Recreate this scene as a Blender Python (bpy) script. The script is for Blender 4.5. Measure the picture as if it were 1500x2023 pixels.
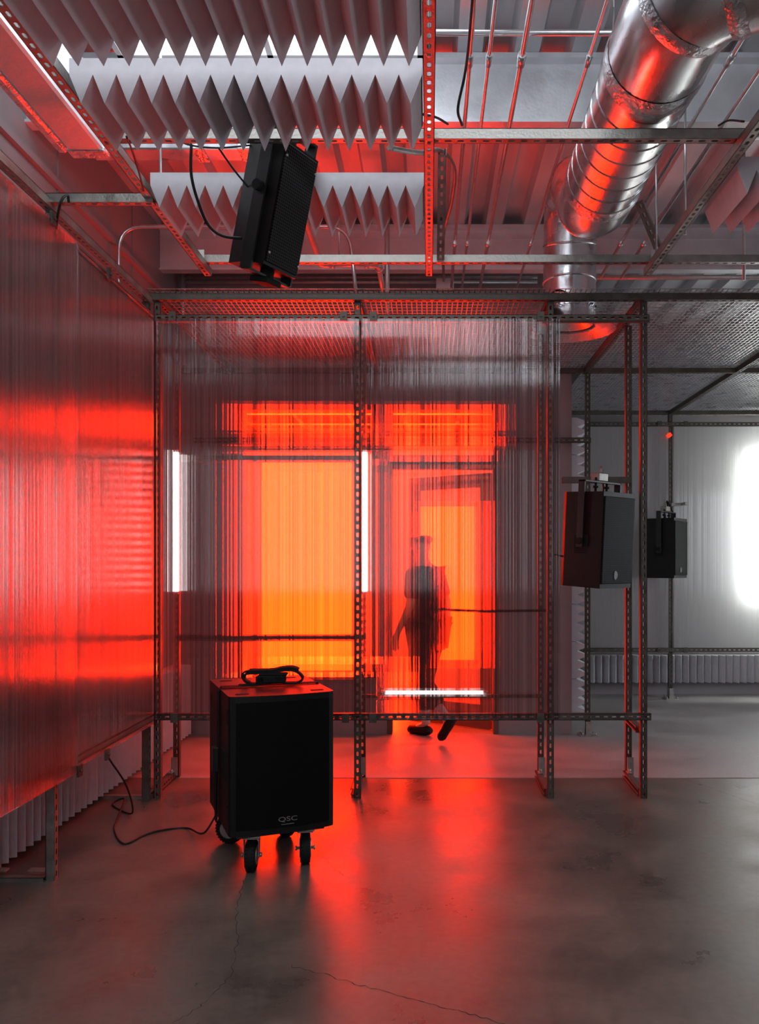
import bpy, math, random
from mathutils import Vector, Matrix
random.seed(7)
scn = bpy.context.scene
for o in list(bpy.data.objects):
    bpy.data.objects.remove(o)

# ------------------------------------------------------------------ camera, light, exposure
F, CX, CY, H = 1640.0, 848.0, 1118.0, 1.445        # focal length (px), principal point, eye height
cam_d = bpy.data.cameras.new('camera')
cam_d.sensor_fit = 'HORIZONTAL'; cam_d.sensor_width = 36.0
cam_d.lens = 36.0 * F / 1500.0
cam_d.shift_x = (750.0 - CX) / 1500.0
cam_d.shift_y = (CY - 1011.5) / 1500.0
cam_d.clip_start = 0.05; cam_d.clip_end = 100
cam = bpy.data.objects.new('camera', cam_d)
cam.location = (0, 0, H); cam.rotation_euler = (math.pi / 2, 0, 0)
scn.collection.objects.link(cam); scn.camera = cam

w = bpy.data.worlds.new('world'); scn.world = w; w.use_nodes = True
w.node_tree.nodes['Background'].inputs[0].default_value = (0.62, 0.70, 0.80, 1)
w.node_tree.nodes['Background'].inputs[1].default_value = 0.015

scn.view_settings.view_transform = 'Standard'
scn.view_settings.look = 'None'
scn.view_settings.gamma = 1.0
scn.view_settings.use_curve_mapping = False
scn.view_settings.exposure = 0.0
cy = scn.cycles
cy.max_bounces = 10; cy.diffuse_bounces = 4; cy.glossy_bounces = 4
cy.transmission_bounces = 8; cy.transparent_max_bounces = 24
cy.caustics_reflective = True; cy.caustics_refractive = True
cy.sample_clamp_indirect = 12.0; cy.blur_glossy = 0.6

def area_lamp(name, loc, direction, sx, sy, power, color):
    l = bpy.data.lights.new(name, 'AREA'); l.shape = 'RECTANGLE'; l.size = sx; l.size_y = sy
    l.energy = power; l.color = color
    o = bpy.data.objects.new(name, l); scn.collection.objects.link(o)
    o.location = loc
    o.rotation_euler = Vector(direction).to_track_quat('-Z', 'Y').to_euler()
    return o
DAY = (0.86, 0.93, 1.0)
area_lamp('assumed_skylight_fill', (-0.25, 1.15, 4.05), (0, 0.9, -1), 3.0, 1.5, 95, DAY)  # added lamp at an assumed skylight out of view, brightens the foam fronts
area_lamp('assumed_rear_window_fill', (-0.9, -1.12, 2.06), (0, 1, 0.0), 2.3, 1.9, 33, DAY)  # added lamp at an assumed rear window, for screen haze and foam fronts
area_lamp('assumed_right_window_fill_far', (4.72, 6.6, 1.75), (-1, 0, -0.25), 1.6, 1.5, 42, DAY)  # added lamp at an assumed, unseen side window, lights the right bay
area_lamp('assumed_right_window_fill_near', (4.72, 2.9, 1.75), (-1, 0, -0.25), 2.0, 1.5, 12, DAY)  # added lamp for a second assumed right window, daylight on the floor
area_lamp('inner_wall_fill', (-0.7, 7.62, 2.92), (0, 0.9, -1), 2.4, 0.5, 300, (1.0, 0.05, 0.003))  # added lamp, brightens the inner back wall
area_lamp('outward_glow_fill', (-0.6, 8.35, 2.92), (0, -0.8, -1), 2.7, 1.0, 170, (1.0, 0.017, 0.0015))  # added unseen lamp, throws more red glow out over the floor
area_lamp('upward_glow_fill', (-1.0, 8.2, 0.25), (0, -0.85, 0.6), 1.4, 0.5, 190, (1.0, 0.017, 0.0015))  # added lamp hidden below the sill, reddens strut and duct undersides
GLOW = 29.0                                         # brightness of the orange film windows
GLOW_COL = (1.0, 0.0155, 0.0007)

# ------------------------------------------------------------------ helpers
OFF = {}
def X(px, d): return (px - CX) * d / F
def Z(py, d): return H + (CY - py) * d / F
def P(px, py, d): return Vector((X(px, d), d, Z(py, d)))

class MB:
    def __init__(s): s.v = []; s.f = []; s.m = []; s.sm = []
    def add(s, vs, fs, mi=0, smooth=False):
        b = len(s.v); s.v += [Vector(q) for q in vs]
        for f in fs:
            s.f.append([b + i for i in f]); s.m.append(mi); s.sm.append(smooth)
    def box(s, x0, x1, y0, y1, z0, z1, mi=0):
        vs = [(x, y, z) for z in (z0, z1) for y in (y0, y1) for x in (x0, x1)]
        s.add(vs, [(0, 2, 3, 1), (4, 5, 7, 6), (0, 1, 5, 4), (2, 6, 7, 3), (0, 4, 6, 2), (1, 3, 7, 5)], mi)
        return s
    def bbox(s, x0, x1, y0, y1, z0, z1, b=0.004, mi=0):
        # box with chamfered edges
        xs, ys, zs = (x0, x1), (y0, y1), (z0, z1)
        vs = []; idx = {}
        for i in (0, 1):
            for j in (0, 1):
                for k in (0, 1):
                    for a in range(3):
                        p = [xs[i], ys[j], zs[k]]
                        for c in range(3):
                            if c != a: p[c] += b * (1 if (i, j, k)[c] == 0 else -1)
                        idx[(i, j, k, a)] = len(vs); vs.append(p)
        fs = []
        for a in range(3):
            o1, o2 = [c for c in range(3) if c != a]
            for sd in (0, 1):
                q = []
                for (u, v) in ((0, 0), (1, 0), (1, 1), (0, 1)):
                    c = [0, 0, 0]; c[a] = sd; c[o1] = u; c[o2] = v; q.append(idx[(*c, a)])
                fs.append(q)
            for u in (0, 1):
                for v in (0, 1):
                    c0 = [0, 0, 0]; c1 = [0, 0, 0]; c0[o1] = c1[o1] = u; c0[o2] = c1[o2] = v; c1[a] = 1
                    fs.append([idx[(*c0, o1)], idx[(*c1, o1)], idx[(*c1, o2)], idx[(*c0, o2)]])
        for i in (0, 1):
            for j in (0, 1):
                for k in (0, 1): fs.append([idx[(i, j, k, 0)], idx[(i, j, k, 1)], idx[(i, j, k, 2)]])
        s.add(vs, fs, mi); return s
    def obox(s, c, ax, ay, az, mi=0):
        c, ax, ay, az = map(Vector, (c, ax, ay, az))
        vs = [c + ax * i + ay * j + az * k for k in (-1, 1) for j in (-1, 1) for i in (-1, 1)]
        s.add(vs, [(0, 2, 3, 1), (4, 5, 7, 6), (0, 1, 5, 4), (2, 6, 7, 3), (0, 4, 6, 2), (1, 3, 7, 5)], mi); return s
    def prism(s, poly, d, mi=0):
        n = len(poly); poly = [Vector(p) for p in poly]; d = Vector(d)
        s.add(poly + [p + d for p in poly], [list(range(n))[::-1], list(range(n, 2 * n))] +
              [[i, (i + 1) % n, n + (i + 1) % n, n + i] for i in range(n)], mi); return s
    def tube(s, pts, r, n=10, cap=True, mi=0, smooth=True, ref=None):
        pts = [Vector(p) for p in pts]; rs = r if isinstance(r, (list, tuple)) else [r] * len(pts)
        tang = []
        for i in range(len(pts)):
            a = pts[max(0, i - 1)]; b = pts[min(len(pts) - 1, i + 1)]
            tang.append((b - a).normalized())
        t = tang[0]; u = t.orthogonal().normalized() if ref is None else (Vector(ref) - t * t.dot(Vector(ref))).normalized()
        vs = []
        for i, p in enumerate(pts):
            if i: u = (u - tang[i] * u.dot(tang[i])).normalized()
            v = tang[i].cross(u)
            for k in range(n):
                a = 2 * math.pi * k / n
                vs.append(p + (u * math.cos(a) + v * math.sin(a)) * rs[i])
        fs = [[i * n + k, i * n + (k + 1) % n, (i + 1) * n + (k + 1) % n, (i + 1) * n + k] for i in range(len(pts) - 1) for k in range(n)]
        s.add(vs, fs, mi, smooth)
        if cap:
            b = len(s.v) - len(vs)
            s.f.append([b + k for k in range(n)][::-1]); s.m.append(mi); s.sm.append(False)
            s.f.append([b + (len(pts) - 1) * n + k for k in range(n)]); s.m.append(mi); s.sm.append(False)
        return s
    def cyl(s, a, b, r, n=16, mi=0): return s.tube([a, b], r, n, True, mi)
    def ribbon(s, pts, wdir, wd, th, mi=0):
        # flat strap swept along pts; wdir = width direction
        pts = [Vector(p) for p in pts]; wv = Vector(wdir).normalized() * wd / 2
        vs = []
        for i, p in enumerate(pts):
            t = (pts[min(len(pts) - 1, i + 1)] - pts[max(0, i - 1)]).normalized()
            nn = t.cross(wv).normalized() * th / 2
            vs += [p - wv - nn, p + wv - nn, p + wv + nn, p - wv + nn]
        fs = []
        for i in range(len(pts) - 1):
            for k in range(4): fs.append([4 * i + k, 4 * i + (k + 1) % 4, 4 * i + 4 + (k + 1) % 4, 4 * i + 4 + k])
        fs += [[3, 2, 1, 0], [len(vs) - 4 + k for k in range(4)]]
        s.add(vs, fs, mi, False); return s
    def build(s, name, mats, parent=None):
        me = bpy.data.meshes.new(name)
        off = Vector((0, 0, 0))
        if parent is not None: off = OFF.get(parent.name, Vector((0, 0, 0)))
        me.from_pydata([tuple(q - off) for q in s.v], [], s.f)
        if not isinstance(mats, (list, tuple)): mats = [mats]
        for m in mats: me.materials.append(m)
        me.polygons.foreach_set('material_index', s.m)
        me.polygons.foreach_set('use_smooth', s.sm)
        me.update()
        o = bpy.data.objects.new(name, me); scn.collection.objects.link(o)
        if parent is not None:
            o.parent = parent; OFF[o.name] = off
        return o

def thing(name, label, cat, loc=(0, 0, 0), group=None):
    o = bpy.data.objects.new(name, None); o.empty_display_size = 0.1
    scn.collection.objects.link(o); o.location = loc; OFF[o.name] = Vector(loc)
    o['label'] = label; o['category'] = cat
    if group: o['group'] = group
    return o
def tag(o, label, cat, group=None, kind=None):
    o['label'] = label; o['category'] = cat
    if group: o['group'] = group
    if kind: o['kind'] = kind
    return o
def struct(o, label=None, cat=None):
    o['kind'] = 'structure'
    if label: o['label'] = label
    if cat: o['category'] = cat
    return o
def at_base(o):
    """move a single mesh object's origin to the middle of its foot"""
    vs = [v.co for v in o.data.vertices]
    c = Vector(((min(v.x for v in vs) + max(v.x for v in vs)) / 2, (min(v.y for v in vs) + max(v.y for v in vs)) / 2, min(v.z for v in vs)))
    o.data.transform(Matrix.Translation(-c)); o.location = c; return o
def copy_tree(o, parent=None):
    c = o.copy(); scn.collection.objects.link(c)
    if parent is not None: c.parent = parent
    for ch in o.children: copy_tree(ch, c)
    return c
def smooth_path(pts, k=8):
    pts = [Vector(p) for p in pts]; out = []
    q = [pts[0] * 2 - pts[1]] + pts + [pts[-1] * 2 - pts[-2]]
    for i in range(1, len(q) - 2):
        for j in range(k):
            t = j / k; a, b, c, d = q[i - 1], q[i], q[i + 1], q[i + 2]
            out.append(0.5 * ((2 * b) + (c - a) * t + (2 * a - 5 * b + 4 * c - d) * t * t + (3 * b - a - 3 * c + d) * t ** 3))
    out.append(pts[-1]); return out
def rounded_path(pts, r, k=6):
    """polyline with rounded corners"""
    pts = [Vector(p) for p in pts]; out = [pts[0]]
    for i in range(1, len(pts) - 1):
        a = (pts[i - 1] - pts[i]); b = (pts[i + 1] - pts[i])
        rr = min(r, a.length * .49, b.length * .49)
        p0 = pts[i] + a.normalized() * rr; p1 = pts[i] + b.normalized() * rr
        for j in range(k + 1):
            t = j / k; out.append(p0 * (1 - t) ** 2 + pts[i] * 2 * t * (1 - t) + p1 * t * t)
    out.append(pts[-1]); return out

# ------------------------------------------------------------------ materials
def nt(name):
    m = bpy.data.materials.new(name); m.use_nodes = True
    return m, m.node_tree.nodes, m.node_tree.links
def ramp(N, stops):
    r = N.new('ShaderNodeValToRGB'); e = r.color_ramp.elements
    while len(e) < len(stops): e.new(0.5)
    for i, (p, c) in enumerate(stops): e[i].position = p; e[i].color = (*c, 1)
    return r
def mat(name, col, rough=0.5, metal=0.0, var=0.0, scale=8.0, bump=0.0, bscale=60.0, rvar=0.0, spec=0.5, stretch=(1, 1, 1)):
    m, N, L = nt(name); b = N['Principled BSDF']
    b.inputs['Base Color'].default_value = (*col, 1); b.inputs['Roughness'].default_value = rough
    b.inputs['Metallic'].default_value = metal; b.inputs['Specular IOR Level'].default_value = spec
    tc = N.new('ShaderNodeTexCoord'); mp = N.new('ShaderNodeMapping'); mp.inputs['Scale'].default_value = stretch
    L.new(tc.outputs['Object'], mp.inputs[0])
    if var or rvar:
        n = N.new('ShaderNodeTexNoise'); n.inputs['Scale'].default_value = scale; n.inputs['Detail'].default_value = 6
        L.new(mp.outputs[0], n.inputs['Vector'])
        if var:
            r = ramp(N, [(0.3, tuple(c * (1 - var) for c in col)), (0.7, tuple(min(1, c * (1 + var)) for c in col))])
            L.new(n.outputs[0], r.inputs[0]); L.new(r.outputs[0], b.inputs['Base Color'])
        if rvar:
            mr = N.new('ShaderNodeMapRange'); mr.inputs['From Min'].default_value = .3; mr.inputs['From Max'].default_value = .7
            mr.inputs['To Min'].default_value = max(0, rough - rvar); mr.inputs['To Max'].default_value = min(1, rough + rvar)
            L.new(n.outputs[0], mr.inputs[0]); L.new(mr.outputs[0], b.inputs['Roughness'])
    if bump:
        n2 = N.new('ShaderNodeTexNoise'); n2.inputs['Scale'].default_value = bscale; n2.inputs['Detail'].default_value = 4
        bp = N.new('ShaderNodeBump'); bp.inputs['Strength'].default_value = bump; bp.inputs['Distance'].default_value = .01
        L.new(mp.outputs[0], n2.inputs['Vector']); L.new(n2.outputs[0], bp.inputs['Height']); L.new(bp.outputs[0], b.inputs['Normal'])
    return m
def emis(name, col, st):
    m, N, L = nt(name); N.remove(N['Principled BSDF'])
    e = N.new('ShaderNodeEmission'); e.inputs[0].default_value = (*col, 1); e.inputs[1].default_value = st
    L.new(e.outputs[0], N['Material Output'].inputs[0]); return m

M = {}
M['strut'] = mat('galvanised_strut', (0.30, 0.285, 0.26), 0.42, 0.75, .25, 14, .15, 90, .1)
M['strut_dull'] = mat('dark_strut', (0.095, 0.084, 0.07), 0.5, 0.55, .3, 12, .15, 90, .1)  # darker, less metallic version of the strut metal
M['bracket'] = mat('zinc_bracket', (0.45, 0.44, 0.42), 0.4, 0.8, .2, 30)
M['galv'] = mat('galvanised_sheet', (0.62, 0.63, 0.65), 0.33, 0.85, .16, 9, .12, 25, .1)
M['deck'] = mat('silver_deck', (0.56, 0.57, 0.59), 0.5, 0.5, .18, 5, .1, 20, .12, stretch=(1, .25, 1))
M['beam'] = mat('silver_painted_beam', (0.76, 0.78, 0.81), 0.45, 0.55, .12, 4, .15, 30, .1)
M['duct'] = mat('bright_duct', (0.78, 0.79, 0.81), 0.27, 1.0, .1, 7, .12, 14, .08, stretch=(1, .4, 1))
M['tape'] = mat('foil_tape', (0.72, 0.73, 0.75), 0.3, 1.0, .1, 20, .7, 55, .1)
M['foil'] = mat('foil_insulation', (0.74, 0.74, 0.75), 0.52, 0.85, 0, 10, .35, 24, 0)
M['conduit'] = mat('steel_conduit', (0.66, 0.66, 0.67), 0.28, 0.9, .12, 20)
M['pipe'] = mat('grey_painted_pipe', (0.50, 0.50, 0.50), 0.4, 0.6, .12, 20)
M['foam'] = mat('pale_grey_foam', (0.56, 0.55, 0.58), 0.95, 0, .05, 20, .1, 300, spec=.1)
M['wall'] = mat('painted_panel_wall', (0.27, 0.25, 0.26), 0.62, 0, .06, 3, .03, 60)
M['wall_in'] = mat('white_inner_wall', (0.62, 0.60, 0.58), 0.7, 0, .04, 3)
M['white'] = mat('white_enamel', (0.75, 0.75, 0.76), 0.5)
M['black'] = mat('black_paint', (0.007, 0.006, 0.006), 0.45, 0, spec=.25, bump=.1, bscale=400)
M['blackmetal'] = mat('black_metal', (0.012, 0.012, 0.012), 0.4, 0, spec=.4)
M['rubber'] = mat('black_rubber', (0.012, 0.012, 0.012), 0.75, spec=.2)
M['cable'] = mat('black_cable', (0.012, 0.012, 0.013), 0.5, spec=.3)
M['strap'] = mat('black_webbing', (0.01, 0.01, 0.01), 0.8, 0, bump=.4, bscale=400, spec=.2)
M['logo'] = mat('silver_badge', (0.35, 0.35, 0.35), 0.3, 0.7)
M['emblem'] = mat('grey_emblem', (0.16, 0.16, 0.16), 0.5, 0.2)
M['darkframe'] = mat('dark_door_frame', (0.10, 0.07, 0.06), 0.5, 0, .1, 10)
M['orange'] = emis('orange_film_daylight', GLOW_COL, GLOW)
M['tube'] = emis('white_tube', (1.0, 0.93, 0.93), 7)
M['streak_glow'] = emis('white_streak_glow', (1.0, 0.93, 0.93), 2.6)
M['inner_ceiling'] = mat('dark_inner_ceiling', (0.10, 0.095, 0.09), .7)
M['sky'] = emis('skylight_diffuser', (0.86, 0.93, 1.0), 4.0)
M['daywin'] = emis('overcast_daylight', (0.93, 1.0, 0.95), 20.0)
M['red_led'] = emis('small_red_lamp', (1.0, 0.03, 0.01), 2.0)
M['skin'] = mat('skin', (0.45, 0.27, 0.2), 0.5)
M['shirt'] = mat('charcoal_shirt', (0.010, 0.009, 0.010), 0.95, bump=.2, bscale=100, spec=.2)
M['trousers'] = mat('dark_trousers', (0.014, 0.012, 0.012), 0.95, spec=.2)
M['sock'] = mat('pale_sock', (0.55, 0.5, 0.48), 0.9)
M['shoe'] = mat('black_shoe', (0.01, 0.01, 0.01), 0.55, spec=.3)
M['hair'] = mat('dark_hair', (0.02, 0.014, 0.012), 0.6)

def grille_mat():
    m, N, L = nt('perforated_black_grille'); b = N['Principled BSDF']
    tc = N.new('ShaderNodeTexCoord'); sx = N.new('ShaderNodeSeparateXYZ'); L.new(tc.outputs['Object'], sx.inputs[0])
    def mth(op, a, bb=None):
        k = N.new('ShaderNodeMath'); k.operation = op
        for i, q in enumerate((a, bb)):
            if q is None: continue
            if isinstance(q, (int, float)): k.inputs[i].default_value = q
            else: L.new(q, k.inputs[i])
        return k.outputs[0]
    pa = mth('ADD', sx.outputs[0], sx.outputs[2]); pb = mth('SUBTRACT', sx.outputs[0], sx.outputs[2])
    k = 2 * math.pi / 0.024
    s1 = mth('SINE', mth('MULTIPLY', pa, k)); s2 = mth('SINE', mth('MULTIPLY', pb, k))
    g = mth('GREATER_THAN', mth('MULTIPLY', s1, s2), 0.12)
    r = ramp(N, [(0.0, (0.03, 0.03, 0.03)), (1.0, (0.001, 0.001, 0.001))]); L.new(g, r.inputs[0])
    L.new(r.outputs[0], b.inputs['Base Color']); b.inputs['Roughness'].default_value = .6; b.inputs['Specular IOR Level'].default_value = .12
    return m
M['grille'] = grille_mat()
M['subgrille'] = mat('fine_black_grille', (0.0025, 0.0025, 0.0025), 0.7, 0, .3, 300, spec=.12)

def poly_mat(name, haze=0.10, rough=.04, refl=1.3, grough=.07, k_t=0.5, k_r=0.16, clear=0.55, horiz=(1, 0), tint=(0.93, 0.90, 0.90)):
    """ribbed twin-wall sheet: vertical flutes spread light sideways"""
    m, N, L = nt(name); N.remove(N['Principled BSDF']); out = N['Material Output']
    tc = N.new('ShaderNodeTexCoord'); sx = N.new('ShaderNodeSeparateXYZ'); L.new(tc.outputs['Object'], sx.inputs[0])
    def mth(op, a, bb=None):
        q = N.new('ShaderNodeMath'); q.operation = op
        for i, v in enumerate((a, bb)):
            if v is None: continue
            if isinstance(v, (int, float)): q.inputs[i].default_value = v
            else: L.new(v, q.inputs[i])
        return q.outputs[0]
    h = mth('ADD', mth('MULTIPLY', sx.outputs[0], float(horiz[0])), mth('MULTIPLY', sx.outputs[1], float(horiz[1])))
    def wn(scale):
        r = N.new('ShaderNodeTexWhiteNoise'); r.noise_dimensions = '1D'
        L.new(mth('FLOOR', mth('MULTIPLY', h, scale)), r.inputs['W']); return r.outputs['Value']
    rib = wn(1 / 0.0052); rib2 = wn(1 / 0.0105); micro = wn(1 / 0.00023)
    geo = N.new('ShaderNodeNewGeometry')
    cr = N.new('ShaderNodeVectorMath'); cr.operation = 'CROSS_PRODUCT'; L.new(geo.outputs['Normal'], cr.inputs[0]); cr.inputs[1].default_value = (0, 0, 1)
    def normal(k):
        a = mth('ADD', mth('MULTIPLY', rib, .45), mth('MULTIPLY', micro, .55))
        a = mth('MULTIPLY', mth('SUBTRACT', a, 0.5), 2 * k)
        s = N.new('ShaderNodeVectorMath'); s.operation = 'SCALE'; L.new(cr.outputs[0], s.inputs[0]); L.new(a, s.inputs['Scale'])
        ad = N.new('ShaderNodeVectorMath'); ad.operation = 'ADD'; L.new(geo.outputs['Normal'], ad.inputs[0]); L.new(s.outputs[0], ad.inputs[1])
        nn = N.new('ShaderNodeVectorMath'); nn.operation = 'NORMALIZE'; L.new(ad.outputs[0], nn.inputs[0]); return nn.outputs[0]
    tr = N.new('ShaderNodeBsdfTransparent'); 
    rr = ramp(N, [(0.0, tuple(c * .70 for c in tint)), (1.0, tint)])
    L.new(mth('ADD', mth('MULTIPLY', rib, .6), mth('MULTIPLY', rib2, .4)), rr.inputs[0]); L.new(rr.outputs[0], tr.inputs[0])
    rf = N.new('ShaderNodeBsdfRefraction'); rf.inputs['IOR'].default_value = 1.22; rf.inputs['Roughness'].default_value = rough
    rf.inputs['Color'].default_value = (0.96, .94, .94, 1); L.new(normal(k_t), rf.inputs['Normal'])
    tl = N.new('ShaderNodeBsdfTranslucent'); tl.inputs[0].default_value = (0.8, .8, .8, 1)
    gl = N.new('ShaderNodeBsdfGlossy'); gl.inputs['Roughness'].default_value = grough; gl.inputs[0].default_value = (1, 1, 1, 1)
    L.new(normal(k_r), gl.inputs['Normal'])
    df = N.new('ShaderNodeBsdfDiffuse'); df.inputs[0].default_value = (0.5, .48, .5, 1)
    m1 = N.new('ShaderNodeMixShader')     # straight view against scattered view, flute by flute
    fac = mth('ADD', 1 - clear - .15, mth('MULTIPLY', rib2, .30)); L.new(fac, m1.inputs[0])
    L.new(tr.outputs[0], m1.inputs[1]); L.new(rf.outputs[0], m1.inputs[2])
    mh = N.new('ShaderNodeMixShader'); mh.inputs[0].default_value = .5; L.new(tl.outputs[0], mh.inputs[1]); L.new(df.outputs[0], mh.inputs[2])
    m2 = N.new('ShaderNodeMixShader'); m2.inputs[0].default_value = haze; L.new(m1.outputs[0], m2.inputs[1]); L.new(mh.outputs[0], m2.inputs[2])
    fr = N.new('ShaderNodeFresnel'); fr.inputs[0].default_value = 1.5
    fm = mth('MINIMUM', mth('MULTIPLY', fr.outputs[0], refl), .75)
    m3 = N.new('ShaderNodeMixShader'); L.new(fm, m3.inputs[0]); L.new(m2.outputs[0], m3.inputs[1]); L.new(gl.outputs[0], m3.inputs[2])
    L.new(m3.outputs[0], out.inputs[0]); return m
M['poly_x'] = poly_mat('ribbed_polycarbonate_front', haze=.012, k_t=.45, k_r=.22, clear=.84, refl=.75)
M['poly_y'] = poly_mat('ribbed_polycarbonate_side', haze=.025, k_t=.8, k_r=.3, clear=.45, refl=.85, grough=.13, horiz=(0, 1))
M['poly_far'] = poly_mat('cloudy_polycarbonate', haze=.62, k_t=1.2, k_r=.2, clear=-.3, rough=1.0)

def floor_mat(name, lo, hi, rough, speck=False):
    m, N, L = nt(name); b = N['Principled BSDF']
    tc = N.new('ShaderNodeTexCoord')
    n1 = N.new('ShaderNodeTexNoise'); n1.inputs['Scale'].default_value = 1.6; n1.inputs['Detail'].default_value = 9; n1.inputs['Roughness'].default_value = .62
    n2 = N.new('ShaderNodeTexNoise'); n2.inputs['Scale'].default_value = 120 if speck else 26; n2.inputs['Detail'].default_value = 5
    L.new(tc.outputs['Object'], n1.inputs['Vector']); L.new(tc.outputs['Object'], n2.inputs['Vector'])
    mx = N.new('ShaderNodeMath'); mx.operation = 'MULTIPLY_ADD'; mx.inputs[1].default_value = .45 if speck else .3
    L.new(n2.outputs[0], mx.inputs[0]); L.new(n1.outputs[0], mx.inputs[2])
    r = ramp(N, [(0.45, lo), (0.85, hi)]); L.new(mx.outputs[0], r.inputs[0]); L.new(r.outputs[0], b.inputs['Base Color'])
    mr = N.new('ShaderNodeMapRange'); mr.inputs['From Min'].default_value = .35; mr.inputs['From Max'].default_value = .65
    mr.inputs['To Min'].default_value = rough - .09; mr.inputs['To Max'].default_value = rough + .12
    L.new(n1.outputs[0], mr.inputs[0]); L.new(mr.outputs[0], b.inputs['Roughness'])
    bp = N.new('ShaderNodeBump'); bp.inputs['Strength'].default_value = .25 if speck else .12; bp.inputs['Distance'].default_value = .004
    L.new(n2.outputs[0], bp.inputs['Height']); L.new(bp.outputs[0], b.inputs['Normal'])
    return m
M['concrete'] = floor_mat('worn_concrete', (0.07, 0.056, 0.046), (0.165, 0.135, 0.11), .34)
M['coating'] = floor_mat('speckled_coating', (0.16, 0.147, 0.143), (0.31, 0.29, 0.285), .45, True)
M['crack'] = mat('crack_shadow', (0.03, 0.025, 0.02), .9)

# ------------------------------------------------------------------ the shell
YD, YB = 7.13, 9.33          # door wall, far right wall
XL, XR = -2.15, 4.9
DK = 4.15                    # underside of the roof deck
fm = MB()
fm.box(XL - .1, XR + .1, -1.3, 5.65, -.1, 0, 0)
fm.box(XL - .1, XR + .1, 5.65, 9.9, -.1, 0.003, 1)
fl = struct(fm.build('floor', [M['concrete'], M['coating']]), 'worn concrete floor with speckled coating beyond the joint', 'floor')
def crack(pts, wd, seed):
    r = random.Random(seed); mb = MB()
    P2 = [Vector((X(px, F * H / (py - CY)), F * H / (py - CY), 0)) for px, py in pts]
    out = []
    for i in range(len(P2) - 1):
        n = 9
        for j in range(n):
            t = j / n; p = P2[i].lerp(P2[i + 1], t); out.append(p + Vector((r.uniform(-1, 1), r.uniform(-1, 1), 0)) * .008)
    out.append(P2[-1])
    for a, b in zip(out[:-1], out[1:]):
        d = (b - a).normalized(); s = Vector((-d.y, d.x, 0)) * wd * r.uniform(.3, 1); z = Vector((0, 0, .0006))
        mb.add([a - s + z, a + s + z, b + s + z, b - s + z], [(0, 1, 2, 3)])
    return mb
cm = MB()
for pts, wd, sd in (([(482, 1740), (468, 1790), (470, 1850), (455, 1930), (400, 1985), (340, 2023)], .0016, 1),
                    ([(572, 1908), (660, 1930), (740, 1955), (840, 1982), (910, 1998), (1000, 2024)], .0020, 2),
                    ([(628, 1680), (655, 1712), (678, 1730)], .0008, 3),
                    ([(1320, 1530), (1400, 1555), (1440, 1570), (1500, 1590)], .0012, 4)):
    q = crack(pts, wd, sd); cm.add(q.v, q.f)
cm.build('crack', M['crack'], fl)

w_ = MB(); w_.box(XL - .12, XL, -1.3, YB + .3, 0, DK + .15)
for y in (2.4, 3.6, 4.8, 6.0): w_.box(XL - .001, XL + .006, y, y + .012, .1, DK)
w_.box(XL - .001, XL + .03, 2.0, YD, 3.62, 3.66)
struct(w_.build('wall_left', M['wall']), 'panelled wall behind the left ribbed screen', 'wall')
W1 = (X(470, YD), X(745, YD), Z(1338, YD), Z(800, YD)); D1 = (X(765, YD), X(985, YD), 0, Z(800, YD))
XE = X(1130, YD)
w_ = MB()
y0, y1 = YD, YD + .14
w_.box(XL, W1[0], y0, y1, 0, DK + .1)
w_.box(W1[0], W1[1], y0, y1, 0, W1[2]); w_.box(W1[1], D1[0], y0, y1, 0, W1[3]); w_.box(D1[1], XE, y0, y1, 0, W1[3])
w_.box(W1[0], XE, y0, y1, W1[3], DK + .1)
struct(w_.build('wall_center', M['wall']), 'wall with the glowing window and doorway', 'wall')
w_ = MB(); w_.box(XE - .14, XE, y1, YB + .3, 0, DK + .1)
struct(w_.build('wall_inner_right', M['wall_in']))
w_ = MB()
# far inner wall with two film windows
A1 = (X(508, YB), X(702, YB), .22, 2.66); A2 = (X(808, YB), X(945, YB), .34, 2.16)
yb = YB + .05
w_.box(XL, A1[0], yb, yb + .12, 0, 3.2); w_.box(A1[0], A1[1], yb, yb + .12, 0, A1[2]); w_.box(A1[0], A1[1], yb, yb + .12, A1[3], 3.2)
w_.box(A1[1], A2[0], yb, yb + .12, 0, 3.2); w_.box(A2[0], A2[1], yb, yb + .12, 0, A2[2]); w_.box(A2[0], A2[1], yb, yb + .12, A2[3], 3.2)
w_.box(A2[1], XE - .14, yb, yb + .12, 0, 3.2)
struct(w_.build('wall_inner_back', M['wall_in']))
g = MB().box(XL, XE - .14, y1, yb, 3.0, 3.08)
ci = struct(g.build('ceiling_inner', M['inner_ceiling']))
for x in (-1.9, -1.35, -.8, -.25, .3, .85): MB().box(x - .02, x + .02, y1 + .05, yb - .02, 2.955, 2.999).build('joist', M['galv'], ci)
for y in (7.6, 8.2, 8.8): MB().box(XL + .02, XE - .16, y, y + .03, 2.94, 2.955).build('joist', M['galv'], ci)
MB().box(XL + .01, XE - .15, yb - .05, yb - .005, 2.80, 2.94).build('joist', M['darkframe'], ci)  # dark strip added so the top of the inner wall stays dark
BW = (X(1458, YB), X(1458, YB) + 1.3, Z(1195, YB), Z(885, YB))
w_ = MB(); yb2 = YB
w_.box(XE, BW[0], yb2, yb2 + .15, 0, DK + .1); w_.box(BW[1], XR, yb2, yb2 + .15, 0, DK + .1)
w_.box(BW[0], BW[1], yb2, yb2 + .15, 0, BW[2]); w_.box(BW[0], BW[1], yb2, yb2 + .15, BW[3], DK + .1)
struct(w_.build('wall_back', M['wall']))
w_ = MB(); Y = [(-1.3, 1.9), (3.9, 5.8), (7.4, YB + .15)]
for a, b in Y: w_.box(XR, XR + .15, a, b, 0, DK + .1)
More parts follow.
